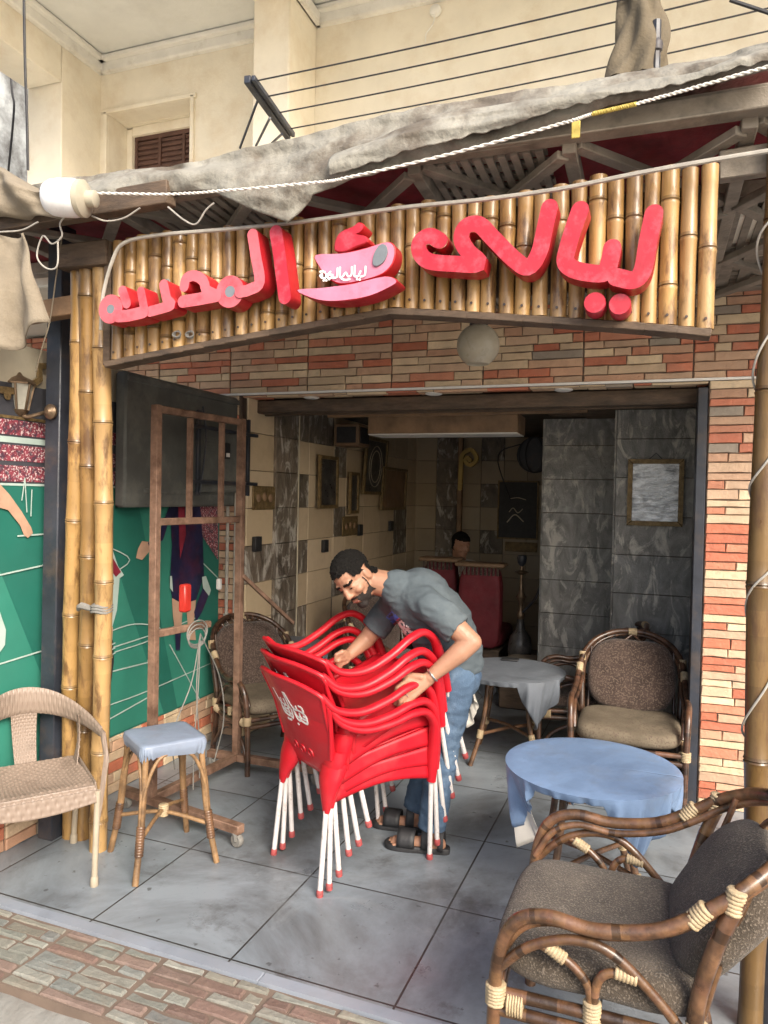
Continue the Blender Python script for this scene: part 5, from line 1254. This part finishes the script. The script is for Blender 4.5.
# booth seating
def booth(label, x0, x1, y, h, col, seed):
    t = thing('booth_sofa', label, 'sofa', ((x0+x1)/2, y, 0)); w = x1-x0
    b = MB(); cushion(b, ((x0+x1)/2, y, h*.66), (w, .16, h*.66), .25, None, 12, .006, seed); b.build('backrest', M['sofa'], t, smooth=70)
    b = MB(); cushion(b, ((x0+x1)/2, y+.34, .40), (w, .6, .16), .3, None, 12, .006, seed+3); b.build('seat', M['sofa'], t, smooth=70)
    b = MB(); b.box(((x0+x1)/2, y+.3, .16), (w-.04, .55, .32), .01); b.build('base', M['timber'], t)
    b = MB(); b.box(((x0+x1)/2, y, h+.0), (w+.06, .2, .035), .01); b.build('top_rail', M['board'], t)
    b = MB()
    for k in range(int(w/.035)): b.box((x0+.02+k*.035, y-.085, h-.05), (.02, .012, .07), .003)
    b.build('fringe', M['fabricdark'], t)
a, c = atY(424, 600, 6.3), atY(458, 600, 6.3); booth('deep red booth sofa with a dark fringed top, left of its twin', a.x, c.x, 6.3, 1.05, 0, 1)
a, c = atY(460, 600, 6.1), atY(502, 600, 6.1); booth('plain deep red booth sofa right of the fringed one, in the dim back room', a.x, c.x, 6.1, 1.04, 0, 7)
# hookah
q = atY(521, 600, 6.0); hx = q.x
hk = thing('water_pipe', 'tall dark water pipe standing in the dim back room by the red sofas', 'water pipe', (hx, 6.0, 0))
b = MB(); b.lathe([(.07, 0), (.09, .02), (.10, .10), (.085, .19), (.04, .26), (.028, .32), (.03, .34)], (hx, 6.0, 0.28), seg=24); b.build('vase', M['darkpic'], hk)
b = MB(); b.lathe([(.012, .6), (.03, .62), (.035, .66), (.014, .70), (.022, .76), (.045, .80), (.022, .84), (.014, .90), (.014, .98), (.055, 1.0), (.06, 1.005), (.015, 1.02), (.013, 1.05)], (hx, 6.0, 0), seg=20); b.build('stem', M['brass'], hk)
b = MB(); b.lathe([(.014, 1.05), (.035, 1.08), (.04, 1.12), (.034, 1.14)], (hx, 6.0, 0), seg=18); b.build('bowl', M['iron'], hk)
b = MB(); b.tube([(hx, 6.0, .66), (hx+.12, 5.95, .80), (hx+.2, 5.95, 1.0), (hx+.28, 5.95, .98), (hx+.30, 5.95, .75), (hx+.22, 5.9, .5)], .011, 7, 7); b.build('hose', M['iron'], hk)
b = MB(); b.lathe([(.16, 0), (.17, .02), (.17, .26), (.18, .28)], (hx, 6.0, 0), seg=24); tag(b.build('low_stand', M['timber'], loc=(hx, 6.0, 0)), 'low round dark stand under the water pipe', 'stand')
q = atY(535, 455, 7.2); t = thing('wall_fan', 'dark round fan high on the back wall beside the grey pillar', 'fan', tuple(q)); b = MB()
for k in range(6):
    b.tube([q+Vector((.17*math.cos(a)*math.cos(k*.52), -.02+.05*math.sin(k), .17*math.sin(a))) for a in [i*6.283/20 for i in range(20)]], .004, 5, closed=True)
b.lathe([(.17, -.02), (.175, 0), (.17, .02)], q, (0, 1, 0), 28); b.build('cage', M['iron'], t); b = MB(); b.lathe([(.04, 0), (.05, .05), (.03, .12)], q, (0, 1, 0), 16); b.build('motor', M['iron'], t); b = MB(); b.tube([q+Vector((-.1, 0, .12)), q+Vector((-.4, .2, .0)), q+Vector((-.28, .3, -.45))], .006, 5, 6); b.build('cord', M['iron'], t)
q = atY(530, 655, 5.75); b = MB(); cushion(b, (q.x, 5.75, .30), (.42, .42, .12), .4, None, 10, .006, 5); tag(b.build('floor_cushion', M['tan'], loc=(q.x, 5.75, .2), smooth=70), 'dim olive cushion on a low stool beside the grey pillar', 'cushion')
b = MB(); b.box((q.x, 5.75, .12), (.40, .40, .235), .01); tag(b.build('low_stool', M['timber'], loc=(q.x, 5.75, 0)), 'low dark box stool beside the grey pillar', 'stool')
# ================================================================== people
def ell(b, c, r, Mx=None, seg=20, rings=12):
    o = len(b.v)
    for i in range(rings+1):
        ph = math.pi*i/rings
        for k in range(seg):
            a = 2*math.pi*k/seg; p = Vector((r[0]*math.sin(ph)*math.cos(a), r[1]*math.sin(ph)*math.sin(a), r[2]*math.cos(ph)))+Vector(c)
            b.v.append(Mx @ p if Mx else p)
    for i in range(rings):
        for k in range(seg):
            k2 = (k+1) % seg; b.f.append([o+i*seg+k, o+i*seg+k2, o+(i+1)*seg+k2, o+(i+1)*seg+k]); b.m.append(0); b.c.append((1, 1, 1))
def cap_(b, p, q, r0, r1, flat=False, Mx=None, flat0=False):
    p, q = Vector(p), Vector(q)
    if Mx: p, q = Mx @ p, Mx @ q
    L = (q-p).length; pr = []
    if not flat0: pr += [(r0*math.cos(a), -r0*math.sin(-a)*1.0 if False else r0*math.sin(a)) for a in [R(-90+k*15) for k in range(6)]]
    else: pr += [(r0*.5, 0)]
    n = max(2, int(L/.03)); pr += [(r0+(r1-r0)*k/n, L*k/n) for k in range(n+1)]
    if not flat: pr += [(r1*math.cos(a), L+r1*math.sin(a)) for a in [R(15+k*15) for k in range(6)]]
    b.lathe(pr, p, q-p, 18)
def shell(me, pred, off, amp=0.0, fr=120, seed=0):
    # the faces of a body that satisfy pred, lifted off along the normal (hair, beard, eyebrows)
    b = MB(); mp = {}
    for f in me.polygons:
        if pred(f.center):
            ids = []
            for i in f.vertices:
                if i not in mp:
                    v = me.vertices[i]; mp[i] = len(b.v); b.v.append(v.co + v.normal*(off+amp*noise.noise(v.co*fr+Vector((seed, 0, 0)))))
                ids.append(mp[i])
            b.f.append(ids); b.m.append(0); b.c.append((1, 1, 1))
    return b
def crumple(me, amp, fr, dirs=None):
    n = len(me.vertices); cs = [v.co.copy() for v in me.vertices]; ns = [v.normal.copy() for v in me.vertices]; out = []
    for co, no in zip(cs, ns):
        q = co*fr; d = noise.noise(q)+.5*noise.noise(q*2.3+Vector((3, 1, 0)))
        ridge = 1-abs(noise.noise(Vector((co.x*fr*.6, co.y*fr*.6, co.z*fr*1.5))+Vector((7, 7, 7))))*2.6
        ridge += .6*(1-abs(noise.noise(Vector((co.x*fr*1.6+co.z*fr, co.y*fr*1.6, co.z*fr*2.4))))*3)
        p = co+no*amp*(d*.5+ridge*.6); out += p[:]
    me.vertices.foreach_set('co', out); me.update()
def frame(c, f, u):
    f = f.normalized(); u = (u-f*u.dot(f)).normalized(); r = f.cross(u)
    m = Matrix((r, f, u)).transposed().to_4x4(); m.translation = c; return m
CR, CU, CC = RGT, UPV, -FWD
man = thing('person', 'man in grey t-shirt and jeans bending over the red chair stack, gripping it', 'person', (-.92, 3.25, 0))
hd = atY(354, 577, 3.02)
HM = frame(hd, CR*-.37+CU*-.68+CC*.63, CR*-.56+CU*.55+CC*.27)
nb_ = atY(394, 586, 3.09); S3 = atY(420, 600, 3.16); S2 = atY(440, 625, 3.25); S1 = atY(451, 655, 3.30); PV = S1+Vector((-.005, .02, -.08))
shL, shR = atY(431, 606, 3.03), atY(392, 606, 3.30)
elL, wrL = atY(472, 642, 3.02), atY(430, 677, 2.95)
elR, wrR = atY(366, 640, 3.26), atY(349, 655, 3.16)
hipL, hipR = PV+Vector((.03, -.085, -.02)), PV+Vector((-.04, .085, -.02))
knL, knR = Vector((-.865, 3.22, .47)), Vector((-.955, 3.40, .47))
anL, anR = Vector((-.90, 3.175, .085)), Vector((-1.03, 3.35, .085))
def head(b, Mx):
    ell(b, (0, -.012, .035), (.074, .094, .082), Mx); ell(b, (0, .015, -.02), (.066, .075, .075), Mx)
    ell(b, (0, .026, -.060), (.054, .062, .055), Mx); ell(b, (0, .070, -.098), (.026, .022, .022), Mx)
    cap_(b, (0, .083, .012), (0, .100, -.026), .0095, .0125, Mx=Mx); ell(b, (-.012, .090, -.029), (.009, .011, .009), Mx); ell(b, (.012, .090, -.029), (.009, .011, .009), Mx)
    cap_(b, (-.036, .071, .025), (.036, .071, .025), .0135, .0135, Mx=Mx); ell(b, (-.040, .052, -.025), (.026, .028, .022), Mx); ell(b, (.040, .052, -.025), (.026, .028, .022), Mx)
    cap_(b, (-.020, .081, -.060), (.020, .081, -.060), .008, .008, Mx=Mx); cap_(b, (-.017, .080, -.072), (.017, .080, -.072), .0085, .0085, Mx=Mx)
    for s in (-1, 1):
        ell(b, (s*.073, -.012, -.012), (.009, .020, .032), Mx); ell(b, (s*.031, .068, .003), (.016, .012, .010), Mx)
B = MB(); head(B, HM)
cap_(B, HM @ Vector((0, -.03, -.05)), nb_, .056, .062); cap_(B, nb_, S3, .065, .125); cap_(B, S3, S2, .130, .125); cap_(B, S2, S1, .125, .120); cap_(B, S1, PV, .125, .13)
cap_(B, nb_.lerp(S3, .5), shL, .075, .062); cap_(B, nb_.lerp(S3, .5), shR, .075, .062)
cap_(B, shL, shL.lerp(elL, .45), .058, .053); cap_(B, shL.lerp(elL, .45), elL, .053, .040); cap_(B, elL, elL.lerp(wrL, .3), .041, .044); cap_(B, elL.lerp(wrL, .3), wrL, .044, .027)
cap_(B, shR, elR, .056, .040); cap_(B, elR, wrR, .042, .027)
cap_(B, hipL, knL, .088, .055); cap_(B, hipR, knR, .088, .055); cap_(B, knL, anL, .055, .036); cap_(B, knR, anR, .055, .036)
footd = Vector((-.97, -.12, 0)).normalized()
for an in (anL, anR):
    cap_(B, an, an+footd*.02+Vector((0, 0, -.045)), .036, .036); cap_(B, an-footd*.035+Vector((0, 0, -.05)), an+footd*.16+Vector((0, 0, -.058)), .032, .024)
    sd = Vector((-footd.y, footd.x, 0))
    for k in range(5): cap_(B, an+footd*(.15-.008*abs(k-2))+sd*(.018*(k-2))+Vector((0, 0, -.058)), an+footd*(.195-.012*abs(k-1.5))+sd*(.019*(k-2))+Vector((0, 0, -.062)), .0115, .0095)
# left hand laid over the near chair arm
def P3(px, py, Y): return atY(px, py, Y)
knk = [P3(406.5, 681, 2.905), P3(407.5, 686.5, 2.90), P3(409.5, 692, 2.90), P3(412.5, 697, 2.905)]
mids = [P3(397, 688, 2.885), P3(398, 695, 2.88), P3(400.5, 701, 2.88), P3(406, 703.5, 2.89)]
tips = [P3(393.5, 697, 2.905), P3(395, 704, 2.905), P3(398.5, 709, 2.905), P3(404.5, 710, 2.91)]
for k in range(4):
    cap_(B, wrL+Vector((0, 0, -.004*k)), knk[k], .021, .0135); cap_(B, knk[k], mids[k], .0122-.0008*(k == 3), .0105); cap_(B, mids[k], tips[k], .0105, .0085)
cap_(B, P3(421, 677, 2.925), P3(409, 675.5, 2.915), .016, .0135); cap_(B, P3(409, 675.5, 2.915), P3(398, 678, 2.92), .0125, .0095)
# right hand round the far arm
kR = [P3(342+1.5*k, 652+3.2*k, 3.10+.01*k) for k in range(4)]
for k in range(4):
    cap_(B, wrR, kR[k], .022, .0125); m_ = kR[k]+CR*-.026+CU*-.012+CC*.008; cap_(B, kR[k], m_, .0118, .010); cap_(B, m_, m_+CR*-.004+CU*-.028+CC*-.006, .010, .0085)
cap_(B, wrR.lerp(kR[0], .35), P3(338, 661, 3.09), .015, .0105)
me = remesh(B, .0042, 3, .5)
body = link_mesh('body', me, M['skin'], man)
inv = HM.inverted(); off = OFF[man]
loc = lambda c: inv @ (c+off)
def hairp(c):
    p = loc(c)
    if (p-Vector((0, -.012, .03))).length > .122 or p.z < -.055: return False
    jag = .006*noise.noise(p*90)
    if p.y > .045: return p.z > .068+jag-.1*max(0, abs(p.x)-.045)
    if p.y > -.005: return p.z > .015+jag+ .55*max(0, p.y-.01)
    return p.z > -.055+jag+.5*max(0, p.y+.05) and not (abs(p.x) > .069 and p.y > -.036 and p.z < .026)
def beardp(c):
    p = loc(c)
    if (p-Vector((0, 0, .01))).length > .17 or p.y < .014: return False
    j = .005*noise.noise(p*110)
    if p.z < -.118 or (p.y < .035 and p.z < -.088): return False
    mouth = abs(p.x) < .021 and -.078 < p.z < -.055
    if p.y > .06 and p.z > -.045+j: return False
    side = p.z < -.050+j+(.045 if p.y < .020 else -.5*(p.y-.022)) if p.y < .06 else True
    return side and not mouth
def browp(c):
    p = loc(c); return p.y > .05 and .012 < abs(p.x) < .050 and abs(p.z-(.027-.10*max(0, abs(p.x)-.03))) < .0052
for nm, pr, o_, am, mt in (('hair', hairp, .006, .006, 'hair'), ('beard', beardp, .0022, .0014, 'beard'), ('eyebrow', browp, .0022, .001, 'hair')):
    s = shell(body.data, pr, o_, am); s.v = [v+off for v in s.v]; s.build(nm, M[mt], body, smooth=70)
for s in (-1, 1):
    b = MB(); ell(b, (s*.031, .079, .001), (.0105, .004, .0035), HM); b.build('eye', M['hair'], body)
b = MB(); cap_(b, (-.016, .0895, -.0665), (.016, .0895, -.0665), .0038, .0038, Mx=HM); b.build('lips', M['lip'], body)
# t-shirt
B = MB(); g = .016
cap_(B, nb_.lerp(S3, .12), S3, .082, .135+g*.4); cap_(B, S3, S2, .137+g*.3, .134+g); cap_(B, S2, S1, .134+g, .132+g); cap_(B, S1, S1.lerp(PV, .55), .132+g, .137+g, flat=True)
cap_(B, nb_.lerp(S3, .5), shL, .083, .068); cap_(B, nb_.lerp(S3, .5), shR, .083, .068)
cap_(B, shL, shL.lerp(elL, .66), .070, .067, flat=True); cap_(B, shR, shR.lerp(elR, .70), .068, .064, flat=True)
me = remesh(B, .0065, 3, .5); crumple(me, .0075, 11)
mid = S2.lerp(S3, .6)
sh = link_mesh('t_shirt', me, [M['shirt'], M['white'], M['blueprint'], M['red']], man)
for f in sh.data.polygons:                     # the print on the chest
    c = f.center+OFF[man]; d = c-Vector((0, 0, EYE)); z = d.dot(FWD); px = 384+F_PX*d.dot(RGT)/z; py = 512-F_PX*d.dot(UPV)/z
    w = c-mid
    if f.normal.dot(CC) > .15 and w.length < .26:
        s_ = (px-388)*.72+(py-612)*.70; t_ = -(px-388)*.70+(py-612)*.72
        if 2 < s_ < 34 and -3.5 < t_ < 5 and noise.noise(Vector((s_*.33, t_*.45, 0))) > -.22: f.material_index = 2 if s_ < 12 else 3 if s_ < 15 else 1
# jeans
B = MB()
cap_(B, S1.lerp(PV, .25), PV, .138, .145, flat0=True); cap_(B, hipL, knL, .104, .073); cap_(B, hipR, knR, .104, .073)
cap_(B, knL, anL+Vector((0, 0, .015)), .073, .058, flat=True); cap_(B, knR, anR+Vector((0, 0, .015)), .073, .058, flat=True); cap_(B, hipL, PV, .10, .12); cap_(B, hipR, PV, .10, .12)
me = remesh(B, .007, 3, .5); crumple(me, .007, 12)
link_mesh('jeans', me, M['denim'], man)
for an in (anL, anR):
    base = Vector((an.x, an.y, 0)); sd = Vector((-footd.y, footd.x, 0))
    fn = lambda u, v, d: base+footd*u+sd*v+Vector((0, 0, d))
    out = spline([(-.075, -.026), (-.085, 0), (-.075, .026), (0, .036), (.12, .05), (.19, .042), (.215, .005), (.20, -.035), (.12, -.046), (0, -.036)], 3, True)
    b = MB(); b.prism(out, fn, .002, .026, inset=.006); so = b.build('sandal', M['sandal'], man)
    b = MB()
    for u0, u1, hgt in ((.07, .15, .064), (.0, .04, .095), (-.06, -.035, .08)):
        b.grid(lambda u, v, u0=u0, u1=u1, hgt=hgt: fn(u0+(u1-u0)*u, .050*math.cos(math.pi*v)*(1 if u0 > 0.05 else .9), .022+hgt*math.sin(math.pi*v)**.8), 4, 16)
    b.build('strap', M['sandal'], so, smooth=70, solid=.006)
wd = (wrL-elL).normalized(); b = MB(); c_ = wrL-wd*.012
pr = wd.orthogonal().normalized(); pq = wd.cross(pr)
b.tube([c_+(pr*math.cos(a)+pq*math.sin(a))*.0305 for a in [i*6.283/20 for i in range(20)]], .004, 6, closed=True); b.build('bracelet', M['silver'], man)
rg_ = knk[2].lerp(mids[2], .35); rd = (mids[2]-knk[2]).normalized(); pr = rd.orthogonal().normalized(); pq = rd.cross(pr); b = MB()
b.tube([rg_+(pr*math.cos(a)+pq*math.sin(a))*.0125 for a in [i*6.283/14 for i in range(14)]], .002, 5, closed=True); b.build('ring', M['silver'], man)

# ---- the customer in the dim back room
p2 = thing('person', 'customer in a pale shirt sitting in the dim room behind the red sofas', 'person', (-1.72, 6.85, 0))
hc = atY(461, 545, 6.75); H2 = frame(hc, Vector((.75, -.6, -.25)), Vector((.1, -.05, 1)))
B = MB(); head(B, H2); base = Vector((hc.x-.03, hc.y+.05, 0)); nk = hc+Vector((-.02, .03, -.16)); ch = Vector((base.x, base.y, hc.z-.36)); pv = Vector((base.x, base.y+.02, .50))
cap_(B, H2 @ Vector((0, -.03, -.05)), nk, .055, .06); cap_(B, nk, ch, .07, .14); cap_(B, ch, pv, .14, .14)
rt = Vector((.62, .78, 0)); fw = Vector((.78, -.62, 0))
for s in (-1, 1):
    s0 = nk+rt*s*.16+Vector((0, 0, -.06)); e0 = s0+Vector((0, 0, -.22))+fw*.10; w0 = e0+fw*.17+Vector((0, 0, .17)) if s < 0 else e0+fw*.22
    cap_(B, nk.lerp(ch, .2), s0, .07, .06); cap_(B, s0, e0, .055, .04); cap_(B, e0, w0, .04, .027)
    for k in range(4): cap_(B, w0, w0+fw*.07+Vector((0, 0, .05-.014*k)), .018, .010)
    k0 = pv+rt*s*.10+fw*.42+Vector((0, 0, -.02)); cap_(B, pv+rt*s*.09, k0, .08, .055); cap_(B, k0, k0+Vector((0, 0, -.42)), .055, .038); cap_(B, k0+Vector((0, 0, -.43)), k0+Vector((0, 0, -.445))+fw*.16, .035, .026)
me = remesh(B, .007, 2, .5); b2 = link_mesh('body', me, M['skin'], p2)
i2 = H2.inverted(); o2 = OFF[p2]
s = shell(b2.data, lambda c: (lambda p: p.length < .16 and (p.z > .055 or (p.y < .0 and p.z > -.05)))(i2 @ (c+o2)), .008, .006); s.v = [v+o2 for v in s.v]; s.build('hair', M['hair'], b2, smooth=70)
B = MB(); cap_(B, nk.lerp(ch, .15), ch, .085, .155); cap_(B, ch, pv, .155, .16)
for s in (-1, 1):
    s0 = nk+rt*s*.16+Vector((0, 0, -.06)); e0 = s0+Vector((0, 0, -.22))+fw*.10; cap_(B, nk.lerp(ch, .2), s0, .08, .07); cap_(B, s0, s0.lerp(e0, .7), .068, .06, flat=True)
link_mesh('shirt', remesh(B, .009, 2), M['sheet'], p2)
B = MB()
for s in (-1, 1):
    k0 = pv+rt*s*.10+fw*.42+Vector((0, 0, -.02)); cap_(B, pv+rt*s*.09, k0, .095, .07); cap_(B, k0, k0+Vector((0, 0, -.38)), .07, .055, flat=True)
cap_(B, pv+rt*.1, pv-rt*.1, .13, .13); link_mesh('trousers', remesh(B, .01, 2), M['navy'], p2)
